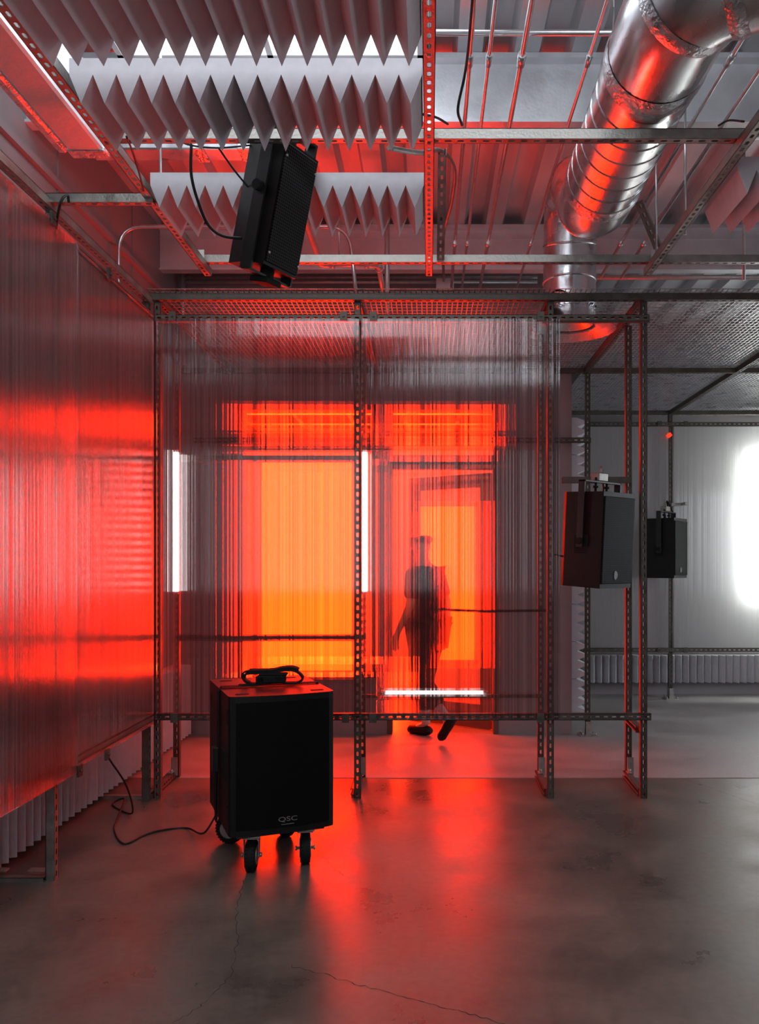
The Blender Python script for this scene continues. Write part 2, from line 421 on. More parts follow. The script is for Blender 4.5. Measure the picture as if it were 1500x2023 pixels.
for a, b in ((1.9, 3.9), (5.8, 7.4)): w_.box(XR, XR + .15, a, b, 0, .95); w_.box(XR, XR + .15, a, b, 2.6, DK + .1)  # openings for the assumed windows
struct(w_.build('wall_right', M['wall']))
for i, (a, b) in enumerate(((1.9, 3.9), (5.8, 7.4))):  # frames of two assumed windows, out of view, beside the added side lamps
    g = MB()
    for (p, q) in ((a, a + .05), (b - .05, b), ((a + b) / 2 - .025, (a + b) / 2 + .025)): g.box(XR + .04, XR + .09, p, q, .95, 2.6)
    g.box(XR + .04, XR + .09, a, b, .95, 1.0); g.box(XR + .04, XR + .09, a, b, 2.55, 2.6)
    struct(g.build('window_%d' % (5 + i), M['white']))

w_ = MB(); w_.box(XL - .12, -2.05, -1.3, -1.18, 0, DK + .1); w_.box(.25, XR + .15, -1.3, -1.18, 0, DK + .1)
w_.box(-2.05, .25, -1.3, -1.18, 0, 1.1); w_.box(-2.05, .25, -1.3, -1.18, 3.02, DK + .1)  # opening for the assumed window behind the camera
struct(w_.build('wall_rear', M['wall']))
g = MB()
for p in (-2.05, -.925, .2): g.box(p, p + .05, -1.27, -1.21, 1.1, 3.02)
for p in (1.1, 2.97): g.box(-2.05, .25, -1.27, -1.21, p, p + .05)
struct(g.build('window_9', M['white']))  # assumed, unseen window frame, added with the rear lamp
# film windows in the inner room
for nm, A in (('window_2', A1), ('window_3', A2)):
    g = MB()
    for xx in (A[0], A[1] - .04): g.box(xx, xx + .04, yb - .01, yb + .06, A[2], A[3])
    for zz in (A[2], A[3] - .04): g.box(A[0], A[1], yb - .01, yb + .06, zz, zz + .04)
    f = struct(g.build(nm, M['wall_in']))
    MB().box(A[0] + .01, A[1] - .01, yb + .07, yb + .08, A[2], A[3]).build('pane', M['orange'], f)
# window opening and doorway casings
g = MB(); c = .045
for (a, b, z0, z1, nm) in ((W1[0], W1[1], W1[2], W1[3], 'window_1'), (D1[0], D1[1], 0.003, D1[3], 'trim_1')):
    g = MB()
    g.box(a, a + c, y0 - .02, y1 + .01, z0, z1); g.box(b - c, b, y0 - .02, y1 + .01, z0, z1); g.box(a, b, y0 - .02, y1 + .01, z1 - c, z1)
    if nm == 'window_1':
        g.box(a, b, y0 - .05, y1 + .01, z0, z0 + .035)
        g.box(a, b, y0 + .02, y1 - .03, 2.44, 2.50)
    else:
        g.box(a, b, y0 + .02, y1 - .03, 2.28, 2.40)
    struct(g.build(nm, M['darkframe']))
# open door leaf, hinged on the right, swung into the inner room
hx, hy = D1[1] - .05, y1 + .02
ang = math.radians(33); dw = Vector((-math.cos(ang), math.sin(ang), 0)); dn = Vector((math.sin(ang), math.cos(ang), 0))
def leaf(mb, u0, u1, z0, z1, t=.02, off=0):
    cc = Vector((hx, hy, 0)) + dw * (u0 + u1) / 2 + dn * off + Vector((0, 0, (z0 + z1) / 2))
    mb.obox(cc, dw * (u1 - u0) / 2, dn * t, Vector((0, 0, (z1 - z0) / 2)))
g = MB()
for u0, u1, z0, z1 in ((0, .10, .01, 2.26), (.76, .86, .01, 2.26), (.1, .76, .01, .22), (.1, .76, 2.14, 2.26)): leaf(g, u0, u1, z0, z1)
dl = struct(g.build('door_1', M['darkframe']), 'open glazed door leaf swung into the orange room', 'door')
g = MB(); leaf(g, .1, .76, .22, 2.14, .004)
gm, N, L = nt('door_glass'); N.remove(N['Principled BSDF'])
a = N.new('ShaderNodeBsdfTransparent'); b = N.new('ShaderNodeBsdfGlossy'); b.inputs['Roughness'].default_value = .02; x = N.new('ShaderNodeMixShader'); x.inputs[0].default_value = .08
L.new(a.outputs[0], x.inputs[1]); L.new(b.outputs[0], x.inputs[2]); L.new(x.outputs[0], N['Material Output'].inputs[0])
g.build('pane', gm, dl)
g = MB(); cc = Vector((hx, hy, 1.03)) + dw * .81
g.tube([cc - dn * .02, cc - dn * .07, cc - dn * .07 - dw * .1], .009, 8); g.build('handle', M['blackmetal'], dl)

# far right window
g = MB()
for xx in (BW[0], (BW[0] + BW[1]) / 2, BW[1] - .05): g.box(xx, xx + .05, YB + .03, YB + .09, BW[2], BW[3])
for zz in (BW[2], BW[3] - .05): g.box(BW[0], BW[1], YB + .03, YB + .09, zz, zz + .05)
f = struct(g.build('window_4', M['white']))
MB().box(BW[0], BW[1], YB + .13, YB + .14, BW[2], BW[3]).build('pane', M['daywin'], f)

# roof deck, flutes running away from the camera
dm = MB(); xx = XL - .1; prof = []
while xx < XR + .1:
    prof += [(xx, DK), (xx + .13, DK), (xx + .155, DK + .075), (xx + .275, DK + .075)]; xx += .30
n = len(prof)
vs = [(p[0], -1.3, p[1]) for p in prof] + [(p[0], YB + .3, p[1]) for p in prof]
dm.add(vs, [[i, i + 1, n + i + 1, n + i] for i in range(n - 1)])
dm.box(XL - .1, XR + .15, -1.3, YB + .3, DK + .085, DK + .12)
struct(dm.build('ceiling', M['deck']), 'fluted silver metal roof deck', 'ceiling')
for i, y in enumerate((4.43, 6.63)):
    bm_ = MB(); bm_.box(XL, XR, y - .06, y + .12, DK - .028, DK - .001); bm_.box(XL, XR, y, y + .05, DK - .335, DK - .028)
    bm_.box(XL, XR, y - .02, y + .07, DK - .345, DK - .330)
    if i == 1: bm_.box(XL, XR, y - .01, y, DK - .10, DK - .09)
    struct(bm_.build('ceiling_beam', M['beam']), 'silver painted roof beam, %s' % ('nearer one' if i == 0 else 'one by the back wall'), 'beam')
# skylights; the one near the camera is assumed, outside the view
for i, (a, b, c0, c1) in enumerate(((-1.62, -.03, 3.25, 4.33), (-1.8, 1.3, .4, 1.9))):
    g = MB(); z = DK - .03
    for (p, q, r_, s_) in ((a, b, c0, c0 + .03), (a, b, c1 - .03, c1), (a, a + .03, c0, c1), (b - .03, b, c0, c1), ((a + b) / 2 - .015, (a + b) / 2 + .015, c0, c1)):
        g.box(p, q, r_, s_, z - .03, DK - .001)
    f = struct(g.build('window_%d' % (7 + i), M['white']), 'bright white skylight in the roof deck' if i == 0 else 'assumed skylight near the camera, out of view', 'skylight')
    if i == 0: MB().box(a + .02, b - .02, c0 + .02, c1 - .02, DK - .012, DK - .006).build('pane', M['sky'], f)

# ------------------------------------------------------------------ slotted struts
SW = .041
def strut(mb, p0, p1, n, depth=SW, slots=True):
    """channel from p0 to p1 (axis through the middle of the slotted face), slotted face looks along n"""
    p0, p1, n = Vector(p0), Vector(p1), Vector(n).normalized()
    L_ = (p1 - p0).length; a = (p1 - p0).normalized(); t = a.cross(n).normalized(); hw = SW / 2; th = .0026
    vs = []; fs = []
    def quad_ring(s0, s1):
        m = (s0 + s1) / 2; hl, hh = .0145, .0068
        outer = [(s0, -hw), (m, -hw), (s1, -hw), (s1, 0), (s1, hw), (m, hw), (s0, hw), (s0, 0)]
        inner = [(m - hl * .72, -hh), (m, -hh), (m + hl * .72, -hh), (m + hl, 0), (m + hl * .72, hh), (m, hh), (m - hl * .72, hh), (m - hl, 0)]
        base = len(vs)
        for lay in (0, -th):
            for (s, q) in outer + inner: vs.append(p0 + a * s + t * q + n * lay)
        for k in range(8):
            k2 = (k + 1) % 8
            fs.append([base + k, base + k2, base + 8 + k2, base + 8 + k])
            fs.append([base + 16 + k2, base + 16 + k, base + 24 + k, base + 24 + k2])
            fs.append([base + 8 + k, base + 8 + k2, base + 24 + k2, base + 24 + k])
    cnt = max(1, int(round(L_ / .0508))); st = L_ / cnt
    if slots:
        for i in range(cnt): quad_ring(i * st, (i + 1) * st)
        mb.add(vs, fs)
    else: mb.obox((p0 + p1) / 2 - n * th / 2, a * L_ / 2, t * hw, n * th / 2)
    c_ = (p0 + p1) / 2
    for sg in (-1, 1):
        mb.obox(c_ + t * sg * (hw - th / 2) - n * depth / 2, a * L_ / 2, t * th / 2, n * depth / 2)
        mb.obox(c_ + t * sg * (hw - .005) - n * (depth - th / 2), a * L_ / 2, t * .005, n * th / 2)
    for e in (p0, p1):        # end rims
        for sg in (-1, 1): pass
    return mb
def S(name, root, p0, p1, n, m='strut', **k): return strut(MB(), p0, p1, n, **k).build(name, M[m], root)
def clamp(root, x, y, z, n=(0, -1, 0)):
    n = Vector(n); t = Vector((0, 0, 1)).cross(n); g = MB()
    g.obox(Vector((x, y, z)) + n * .012, t * .022, Vector((0, 0, .028)), n * .006)
    c_ = Vector((x, y, z)) + n * .018
    g.cyl(c_, c_ + n * .008, .008, 6)
    g.build('clamp', M['strut_dull'], root)
def foot(root, x, y):
    g = MB(); g.bbox(x - .075, x + .075, y - .075, y + .075, .003, .012, .002)
    g.box(x - .027, x + .027, y - .027, y - .021, .01, .12); g.box(x - .027, x + .027, y + .043, y + .048, .01, .12)
    g.box(x - .027, x - .022, y - .027, y + .048, .01, .12)
    for sx in (-1, 1):
        for sy in (-1, 1): g.cyl((x + sx * .055, y + sy * .055, .012), (x + sx * .055, y + sy * .055, .03), .007, 6)
    g.build('foot_plate', M['bracket'], root)

YF, YR = 5.157, 5.66     # front and rear rows of the screen frame
ZB = 3.105               # top beams
zt, zb = 2.973, .514     # panel rails
front = thing('steel_scaffold', 'slotted steel scaffold carrying the two front ribbed screens', 'scaffold', (0, YF, 0))
PXF = [-1.69, -.445, .755, 1.335]; PXR = [-1.725, -.455, .762, 1.362]
for i, x in enumerate(PXF):
    S('post', front, (x, YF, 0), (x, YF, ZB + .02 if i in (0, 1, 2, 3) else zt), (0, -1, 0), 'strut_dull')
for i, x in enumerate(PXR):
    S('post', front, (x, YR, 0.0), (x, YR, ZB - .02), (0, -1, 0), 'strut_dull')
    S('base_strut', front, ((x + PXF[i]) / 2, YF + .04, .03), (x, YR, .03), (1, 0, 0), 'strut_dull')
    g = MB(); g.box(x - .022, x + .022, YR - .046, YR - .042 + .001, .03, .15); g.box(x - .03, x + .0, YR - .1, YR - .042, .052, .058); g.cyl((x - .01, YR - .07, .055), (x - .01, YR - .07, .075), .009, 6)
    g.build('angle_bracket', M['bracket'], front)
S('base_strut', front, (PXF[3], YF + .04, .42), (PXR[3], YR, .42), (1, 0, 0), 'strut_dull')
S('top_rail', front, (-1.69, YF - .002 - SW, zt), (1.36, YF - .002 - SW, zt), (0, -1, 0), 'strut_dull', depth=.040)
S('bottom_rail', front, (-1.69, YF - .002 - SW, zb), (1.37, YF - .002 - SW, zb), (0, -1, 0), 'strut_dull', depth=.040)
S('top_beam', front, (-1.76, YF - .02, ZB - SW / 2 + .002), (4.8, YF - .02, ZB - SW / 2 + .002), (0, 0, -1), 'strut_dull')
for (px, z) in ((341, zt), (679, zt), (738, zt), (1068, zt), (345, zb), (683, zb), (737, zb), (1068, zb)):
    clamp(front, X(px, YF - .05), YF - .004 - SW, z - .004 if z == zb else z + .006)
for i, x in enumerate(PXF):                                     # beams running back over the enclosure
    S('depth_beam', front, (x, YF + .03, ZB - SW / 2), (x, 7.1, ZB - SW / 2), (0, 0, -1), 'strut_dull')
S('cross_rail', front, (.90, YR - .045, 2.005), (1.36, YR - .045, 2.005), (0, 0, -1), 'strut_dull')
S('cross_rail', front, (-1.72, YR + .05, 2.16), (-.455, YR + .05, 2.16), (0, 0, -1), 'strut_dull')
S('cross_rail', front, (-1.72, YR + .06, .93), (-.455, YR + .06, .93), (0, 0, -1), 'strut_dull')
S('cross_rail', front, (-.455, YR - .04, .575), (.762, YR - .04, .575), (0, 0, 1), 'strut_dull', depth=.02)
cable_line = [P(862, 1204, 5.62), P(960, 1207, 5.62), P(1085, 1206, 5.62)]

back = thing('steel_scaffold', 'slotted steel scaffold standing around the far right bay', 'scaffold', (2.6, 9.0, 0))
for (x, y) in ((1.355, 7.08), (2.62, 9.0), (4.1, 9.0)):
    S('post', back, (x, y, .02), (x, y, ZB), (0, -1, 0), 'strut_dull'); foot(back, x, y)
S('top_beam', back, (XL + .01, 7.06, ZB - SW / 2), (4.8, 7.06, ZB - SW / 2), (0, 0, -1), 'strut_dull')
S('top_beam', back, (XE + .02, 9.0, ZB - SW / 2), (4.8, 9.0, ZB - SW / 2), (0, 0, -1), 'strut_dull')
S('top_rail', back, (XE + .3, 8.94, zt), (4.8, 8.94, zt), (0, -1, 0), 'strut_dull', depth=.03)
S('bottom_rail', back, (XE + .3, 8.94, .54), (4.8, 8.94, .54), (0, -1, 0), 'strut_dull', depth=.03)
S('cross_rail', back, (-2.0, 7.02, 2.51), (1.37, 7.02, 2.51), (0, -1, 0), 'strut_dull')
S('depth_beam', back, (1.31, 7.1, ZB + .03), (1.31, 9.0, ZB + .03), (0, 0, -1), 'strut_dull')
S('depth_beam', back, (2.62, YF + .04, ZB - SW / 2), (2.62, 8.98, ZB - SW / 2), (0, 0, -1), 'strut_dull')
for x in (2.62 - .2, 2.62 + .2):
    for z in (zt, .54): clamp(back, x * 1.0 if x < 2.62 else 2.62 + .14, 8.935, z) if x > 2.62 else clamp(back, 2.62 - .14, 8.935, z)

left = thing('steel_scaffold', 'slotted steel scaffold of the long left ribbed screen', 'scaffold', (-1.74, 3.8, 0))
XS = -1.70
for y in (3.83, 2.50):
    S('post', left, (XS - .02, y, 0), (XS - .02, y, ZB), (1, 0, 0), 'strut')
    S('post', left, (XS - .42, y, 0), (XS - .42, y, ZB - .2), (1, 0, 0), 'strut')
    S('base_strut', left, (XS - .062, y - .021, .021), (XS - .40, y - .021, .021), (0, 0, 1), 'strut', slots=False)
    g = MB(); g.box(XS - .32, XS - .24, y - .03, y + .01, .043, .05); g.cyl((XS - .28, y - .01, .05), (XS - .28, y - .01, .07), .01, 6); g.build('angle_bracket', M['bracket'], left); g = MB(); g.box(XS - .14, XS - .062, y - .03, y + .01, .045, .05)
    g.build('angle_bracket', M['bracket'], left)
S('base_strut', left, (XS - .03, YF - .0, .021), (XS - .40, YF - .0, .021), (0, 0, 1), 'strut', slots=False)
S('post', left, (XS - .02, YF - .05, 0), (XS - .02, YF - .05, ZB - .04), (1, 0, 0), 'strut_dull')
S('top_rail', left, (XS - .0225, 1.2, zt), (XS - .0225, 5.10, zt), (-1, 0, 0), 'strut', slots=False, depth=.03)
S('bottom_rail', left, (XS - .0225, 1.2, zb), (XS - .0225, 5.10, zb), (-1, 0, 0), 'strut', slots=False, depth=.03)
S('top_beam', left, (XS - .03, 1.2, ZB - SW), (XS - .03, YF - .02, ZB - SW), (0, 0, -1), 'strut')
for (y, z) in ((3.98, zb - .05), (4.32, zb - .05), (3.70, zt + .02), (4.35, zt + .0)): clamp(left, XS + .012, y, z, (1, 0, 0))

grid = thing('overhead_grid', 'overhead grid of slotted galvanised struts below the roof', 'scaffold', (0, 3, 3.1))
ZG = 3.10
for x, y1_ in ((-1.262, 4.74), (0.0, 4.74), (1.245, 4.74)):
    S('depth_strut', grid, (x, .9, ZG), (x, y1_, ZG), (0, 0, -1))
S('cross_strut', grid, (-1.27, 4.66, ZG + SW + .003), (4.8, 4.66, ZG + SW + .003), (0, 0, -1))
S('cross_strut', grid, (-1.27, 3.32, ZG + SW + .003), (1.27, 3.32, ZG + SW + .003), (0, 0, -1))
S('cross_strut', grid, (XS - .04, 3.76, ZB - SW / 2), (-1.245, 3.76, ZB - SW / 2), (0, 0, -1))
S('brace', grid, P(1262, 398, 4.45), P(1303, 500, 4.62), (-.6, -.8, 0))
S('hanging_strut', grid, (.064, 4.05, 3.45), (.064, 4.62, 3.145), (0, -.3, -1))
for (x, y) in ((1.245, 4.63), (-1.262, 4.63), (0, 3.30)):
    g = MB(); g.box(x - .02, x + .02, y - .05, y - .046, ZG + .04, ZG + .09); g.cyl((x, y - .03, ZG + .0415), (x, y - .03, ZG + .07), .009, 6)
    g.build('angle_bracket', M['bracket'], grid)
for (x, y, z1_) in ((1.31 - .03, 4.15, DK), (1.245, 4.55, DK), (-1.262, 3.9, DK), (0, 2.7, DK), (-1.262, 2.2, DK), (2.3, 4.66, DK)):
    MB().cyl((x, y, ZG + .0), (x, y, z1_), .006, 8).build('hanger_rod', M['conduit'], grid)

# ------------------------------------------------------------------ expanded mesh ceiling sheets
def mesh_sheet(x0, x1, y0, y1, z):
    g = MB(); r = .0027
    k = int((x1 - x0) / .032)
    for i in range(k + 1):
        x = x0 + (x1 - x0) * i / k; g.add([(x - r, y0, z), (x + r, y0, z), (x, y0, z + 2 * r), (x - r, y1, z), (x + r, y1, z), (x, y1, z + 2 * r)], [(0, 1, 4, 3), (1, 2, 5, 4), (2, 0, 3, 5)])
    k = int((y1 - y0) / .06)
    for i in range(k + 1):
        y = y0 + (y1 - y0) * i / k; g.add([(x0, y - r, z), (x0, y + r, z), (x0, y, z + 2 * r), (x1, y - r, z), (x1, y + r, z), (x1, y, z + 2 * r)], [(0, 3, 4, 1), (1, 4, 5, 2), (2, 5, 3, 0)])
    return g
ZM = ZB + .025
for (a, b, y0_, y1_, lb) in ((-1.72, -.46, YF - .1, 7.06, 'wire mesh ceiling sheet lit red above the left front screen'),
                         (-.44, .74, YF - .1, 7.06, 'wire mesh ceiling sheet above the right front screen and doorway'),
                         (.77, 2.60, YF - .1, 7.06, 'wire mesh ceiling sheet below the round duct, right of the screens'),
                         (2.64, 4.8, YF - .1, 7.06, 'wire mesh ceiling sheet at the right edge of the photo'),
                         (1.34, 2.60, 7.08, 9.3, 'wire mesh ceiling sheet over the far speaker bay'),
                         (2.64, 4.8, 7.08, 9.3, 'wire mesh ceiling sheet above the far bright window')):
    tag(at_base(mesh_sheet(a, b, y0_, y1_, ZM).build('mesh_sheet', M['galv'] if a > .7 else M['strut'])), lb, 'mesh ceiling', 'wire mesh ceiling sheets')

# ------------------------------------------------------------------ ribbed polycarbonate sheets
PT = .010
def sheet(x0, x1, y0, y1, z0, z1, m, lb, grp):
    tag(at_base(MB().box(x0, x1, y0, y1, z0, z1).build('ribbed_sheet', M[m])), lb, 'screen panel', grp)
yy = YF - .002 - .0005 - .0
sheet(-1.66, -.428, YF - .0005 - .0, YF + .0 - .0005 + .0 if False else YF - .0005 + .0, .49, .5, 'poly_x', 'x', 'x') if False else None
sheet(-1.675, -.43, YF - SW - .016, YF - SW - .006, .505, 2.965, 'poly_x', 'ribbed clear plastic sheet behind the big black speaker, glowing orange', 'ribbed plastic screens')
sheet(-.415, .805, YF - SW - .016, YF - SW - .006, .505, 2.965, 'poly_x', 'ribbed clear plastic sheet with the walking person behind it', 'ribbed plastic screens')
XP = XS + .002
sheet(XP, XP + PT, 3.945, 5.09, .475, 2.975, 'poly_y', 'ribbed plastic sheet on the left side next to the corner', 'ribbed plastic screens')
sheet(XP + .012, XP + .012 + PT, 2.72, 3.965, .46, 2.985, 'poly_y', 'ribbed plastic sheet at the left edge of the photo', 'ribbed plastic screens')
sheet(XP, XP + PT, 1.50, 2.735, .475, 2.975, 'poly_y', 'ribbed plastic sheet nearest the camera on the left side', 'ribbed plastic screens')
sheet(1.40, 2.59, 8.975, 8.985, .50, 2.95, 'poly_far', 'cloudy plastic sheet left of the far post with the small speaker', 'ribbed plastic screens')
sheet(2.65, 4.3, 8.975, 8.985, .50, 2.95, 'poly_far', 'cloudy plastic sheet glowing white with window light at right edge', 'ribbed plastic screens')

# ------------------------------------------------------------------ wedge foam
def foam_mesh(ribs, length, base=.055, wedge=.10, pitch=.08):
    """ridges along local y, wedges pointing to -z, x from 0; front/back caps"""
    w0 = ribs * pitch; prof = [(0, base)]
    prof = [(0, base + 0)] 
    pts = [(0.0, base), (0.0, -wedge * 0.0)]
    pr = [(w0, base), (0, base)]
    for i in range(ribs): pr += [(i * pitch, -wedge * .98 + wedge * .0 if False else 0.0), (i * pitch + pitch / 2, -wedge)]
    pr += [(w0, 0.0)]
    g = MB(); g.prism([(p[0], 0, p[1]) for p in pr], (0, length, 0))
    return g.build('foam_block', M['foam'])
# triangles instead of one n-gon so that the caps render clean
def foam_obj(ribs, length, base=.055, wedge=.10, pitch=.08):
    g = MB(); w0 = ribs * pitch
    g.box(0, w0, 0, length, 0, base)
    for i in range(ribs):
        x = i * pitch
        g.prism([(x, 0, 0), (x + pitch / 2, 0, -wedge), (x + pitch, 0, 0)], (0, length, 0))
    return g
ORD = ['first', 'second', 'third', 'fourth', 'fifth', 'sixth', 'seventh', 'eighth', 'ninth', 'tenth', 'eleventh', 'twelfth', 'thirteenth', 'fourteenth', 'fifteenth', 'sixteenth']
protos = {}
def foam(ribs, length, loc, rot, label, group):
    k = (ribs, length)
    if k not in protos: o = foam_obj(ribs, length).build('foam_block', M['foam']); protos[k] = o
    else: o = protos[k].copy(); scn.collection.objects.link(o)
    o.location = loc; o.rotation_euler = rot
    tag(o, label, 'foam panel', group); return o
ZF = H + 1.57 + .10
def row(ydepth, length, x0, blocks, rn, gr):
    x = x0
    for i, n_ in enumerate(blocks):
        foam(n_, length, (x + .002, ydepth, ZF), (0, 0, 0), 'grey wedge foam, %s from left, %s' % (ORD[i], rn), gr)
        x += n_ * .08
row(1.95, .66, -1.225, (4, 4, 4, 3), 'overhead row nearest the camera', 'wedge foam blocks in the front overhead row')
row(2.82, .325, -1.225, (4, 4, 4, 3), 'middle overhead row, whose white faces show', 'wedge foam blocks in the middle overhead row')
row(3.64, .325, -1.225, (4, 4, 4, 3), 'overhead row with the hanging speaker in front', 'wedge foam blocks in the far overhead row')
row(3.50, .42, 1.30, (4, 4), 'overhead row at the right edge below the duct', 'wedge foam blocks overhead at the right')
row(2.72, .34, 1.30, (4,), 'upper right corner of the photo', 'wedge foam blocks overhead at the right')
# left wall base
y = 2.1; i = 0
while y < 6.7:
    if not (4.72 < y < 4.80):
        foam(4, .58, (XL + .062, y + .32, .04), (math.pi / 2, 0, -math.pi / 2), 'pale wedge foam low on the left wall, %s from near end' % ORD[i], 'wedge foam along the left wall'); i += 1; y += .325
    else: y += .12
# right wall base
for i in range(9):
    foam(4, .30, (1.62 + i * .322, YB - .06, .45), (-math.pi / 2, 0, 0), 'pale wedge foam at foot of far right wall, %s from left' % ORD[i], 'wedge foam along the far wall')
for i in range(8):
    foam(4, .30, (XE + .062, 7.22, .14 + .325 * i), (0, math.pi / 2 * -1, 0), 'grey wedge foam block stacked beside the wall end, %s from the floor' % ORD[i], 'stacked wedge foam at the wall end')

# ------------------------------------------------------------------ round duct
duct = thing('round_duct', 'big round silver spiral duct curving down through the mesh ceiling', 'duct', (.9, 3.5, 3.38))
R_ = .19; zc = H + 1.95
def ring_tube(name, pts, r, n=40, m='duct', parent=duct):
    return MB().tube(pts, r, n, False, 0, True).build(name, M[m], parent)
near = rounded_path([(3.4, 2.60, zc + .02), (1.50, 2.66, zc + .02), (.95, 2.72, zc + .01), (.875, 3.30, zc)], .5, 12)
e1 = rounded_path([(2.9, 2.63, zc + .02), (1.30, 2.66, zc + .02), (.885, 2.75, zc + .01), (.875, 3.30, zc)], .42, 10)
ring_tube('elbow', e1, R_ + .008)
sec = ring_tube('straight_section', [(.875, 3.22, zc), (.885, 4.22, zc)], R_)
g = MB()
def ring(g, c, d, r, w=.006, h=.004):
    d = Vector(d).normalized(); c = Vector(c)
    g.tube([c - d * w, c - d * w * .3, c + d * w * .3, c + d * w], [r, r + h, r + h, r], 40, False)
for i in range(7):
    y = 3.40 + i * .125; ring(g, (.877 + (y - 3.4) * .01, y, zc), (0, 1, .0), R_)
g.build('seam', M['duct'], sec)
g = MB()
ring(g, (.876, 3.20, zc), (0, 1, 0), R_ + .008, .05, .004); g.build('tape_band', M['tape'], duct); g = MB(); ring(g, (.885, 4.20, zc), (0, 1, 0), R_ + .002, .05, .005); g.build('tape_band', M['tape'], duct)
k = len(e1)
for f_ in (.22, .42, .66, .88):
    j = int(f_ * (k - 2)); g = MB(); ring(g, e1[j], e1[j + 1] - e1[j], R_ + .009, .03, .006); g.build('tape_band', M['tape'], duct)
e2 = smooth_path([(.885, 4.20, zc), (.892, 4.55, zc + .04), (.905, 4.95, zc + .32), (.915, 5.32, zc + .38), (.925, 5.47, zc + .02), (.93, 5.48, zc - .25)], 6)
ring_tube('elbow', e2, [R_ + .002] * 5 + [R_ - .005] * 5 + [.172] * (len(e2) - 10))
g = MB()
for j in (3, 6, 9, 13, 18, 22, 26): ring(g, e2[j], e2[j + 1] - e2[j], .182 if j < 8 else .172, .008, .006)
g.build('seam', M['duct'], duct)
vb = Z(585, 5.48)
vert = ring_tube('drop_section', [(.93, 5.48, zc - .24), (.93, 5.48, 3.16)], .165)
g = MB()
for z in (3.60, 3.42, 3.22): ring(g, (.93, 5.48, z), (0, 0, 1), .165, .006, .005)
g.build('seam', M['duct'], vert)
# round diffuser under the mesh
dif = thing('air_diffuser', 'round silver air diffuser under the end of the big duct', 'air diffuser', (.93, 5.48, 3.02))
g = MB(); zz = 3.0
for r0, r1, z0 in ((.30, .22, 0), (.23, .15, .02), (.15, .07, .035)):
    g.tube([(.93, 5.48, zz + z0), (.93, 5.48, zz + z0 + .045)], [r0, r1], 32, False)
g.build('cone', M['duct'], dif)
MB().tube([(.93, 5.48, 3.02), (.93, 5.48, 3.16)], .165, 32, False).build('collar', M['duct'], dif)
# wire hanger with the little clip left of the duct
g = thing('duct_hanger', 'thin wire hanger with a small clip beside the big duct', 'hanger', (.66, 3.3, 4.0))
h = MB(); a = P(1213, 40, 3.25); b_ = P(1210, 112, 3.25); c_ = P(1207, 175, 3.25)
h.cyl(a + Vector((0, 0, .05)), b_, .003, 6); h.cyl(b_, c_ + Vector((-.006, 0, 0)), .002, 6); h.cyl(b_, c_ + Vector((.01, 0, 0)), .002, 6); h.cyl((a.x, a.y, DK), a, .003, 6)
h.build('wire', M['conduit'], g)
MB().obox(b_, (.012, 0, 0), (0, .006, 0), (0, 0, .018)).build('clip', M['bracket'], g)

# foil wrapped duct at upper left
fd = thing('foil_duct', 'foil wrapped rectangular duct glowing red underneath, upper left corner', 'duct', (-1.58, 2.5, 3.35))
zf = H + 1.905
g = MB(); g.bbox(-1.655, -1.497, 1.0, 3.88, zf, zf + .30, .01); g.build('duct_body', M['foil'], fd)
g = MB(); g.bbox(-1.662, -1.490, 3.80, 3.875, zf - .004, zf + .305, .004); g.build('end_cap', M['tape'], fd)
g = MB(); g.bbox(-1.725, -1.675, 1.0, 3.86, zf + .01, zf + .05, .012); g.build('foil_edge', M['tape'], fd)
# silver cross duct
cd = thing('rectangular_duct', 'silver rectangular duct crossing behind the foam rows on the left', 'duct', (-1.2, 4.12, 3.4))
zz = H + 2.02
g = MB(); g.bbox(-1.66, -.86, 4.02, 4.14, zz, zz + .18, .006); g.box(-1.66, -.86, 4.005, 4.02, zz + .075, zz + .082); g.build('duct_body', M['galv'], cd)
g = MB(); g.bbox(-1.15, -1.09, 4.01, 4.15, zz - .004, zz + .185, .004); g.build('tape_band', M['tape'], cd); g = MB(); g.bbox(-.93, -.856, 4.01, 4.15, zz - .004, zz + .185, .004); g.build('tape_band', M['tape'], cd)

# ------------------------------------------------------------------ conduits and pipes
def pipe(name, pts, r, label, cat='conduit', m='conduit', group=None, rr=.08, n=10, couple=()):
    o = thing(name, label, cat, tuple(Vector(pts[0])), group)
    MB().tube(rounded_path(pts, rr), r, n).build('tube', M[m], o)
    if couple:
        g = MB()
        for (a, b) in couple: g = MB(); g.cyl(a, b, r * 1.5, 12); g.build('coupling', M[m], o)
    return o
zC = H + 2.22
names = ['conduit nearest the slotted centre strut, running away overhead', 'second conduit right of the centre strut, running away overhead',
         'thick conduit left of the duct hanger, running away overhead', 'conduit just left of the big duct, running away overhead',
         'conduit right of the big duct, running away overhead', 'conduit at the right edge, running away overhead']
for i, (x, y1_) in enumerate(((.178, 6.6), (.262, 7.1), (.405, 7.1), (.70, 6.9), (1.32, 6.6), (1.48, 6.6))):
    r = (.011, .009, .0125, .009, .011, .012)[i]
    pipe('conduit', [(x, .6, zC), (x, y1_, zC)], r, names[i], group='conduits running away under the roof',
         couple=[((x, 3.6, zC), (x, 3.68, zC)), ((x, 5.7, zC), (x, 5.75, zC))])
pipe('conduit', [(.03, 3.55, zC + .06), (1.22, 3.55, zC + .06), (1.35, 3.4, zC + .06)], .013, 'cross conduit near the top edge, ending in a bend behind the duct')
pipe('conduit', [(-1.55, 4.36, zC + .03), (3.4, 4.36, zC + .03)], .014, 'long cross conduit under the nearer roof beam')
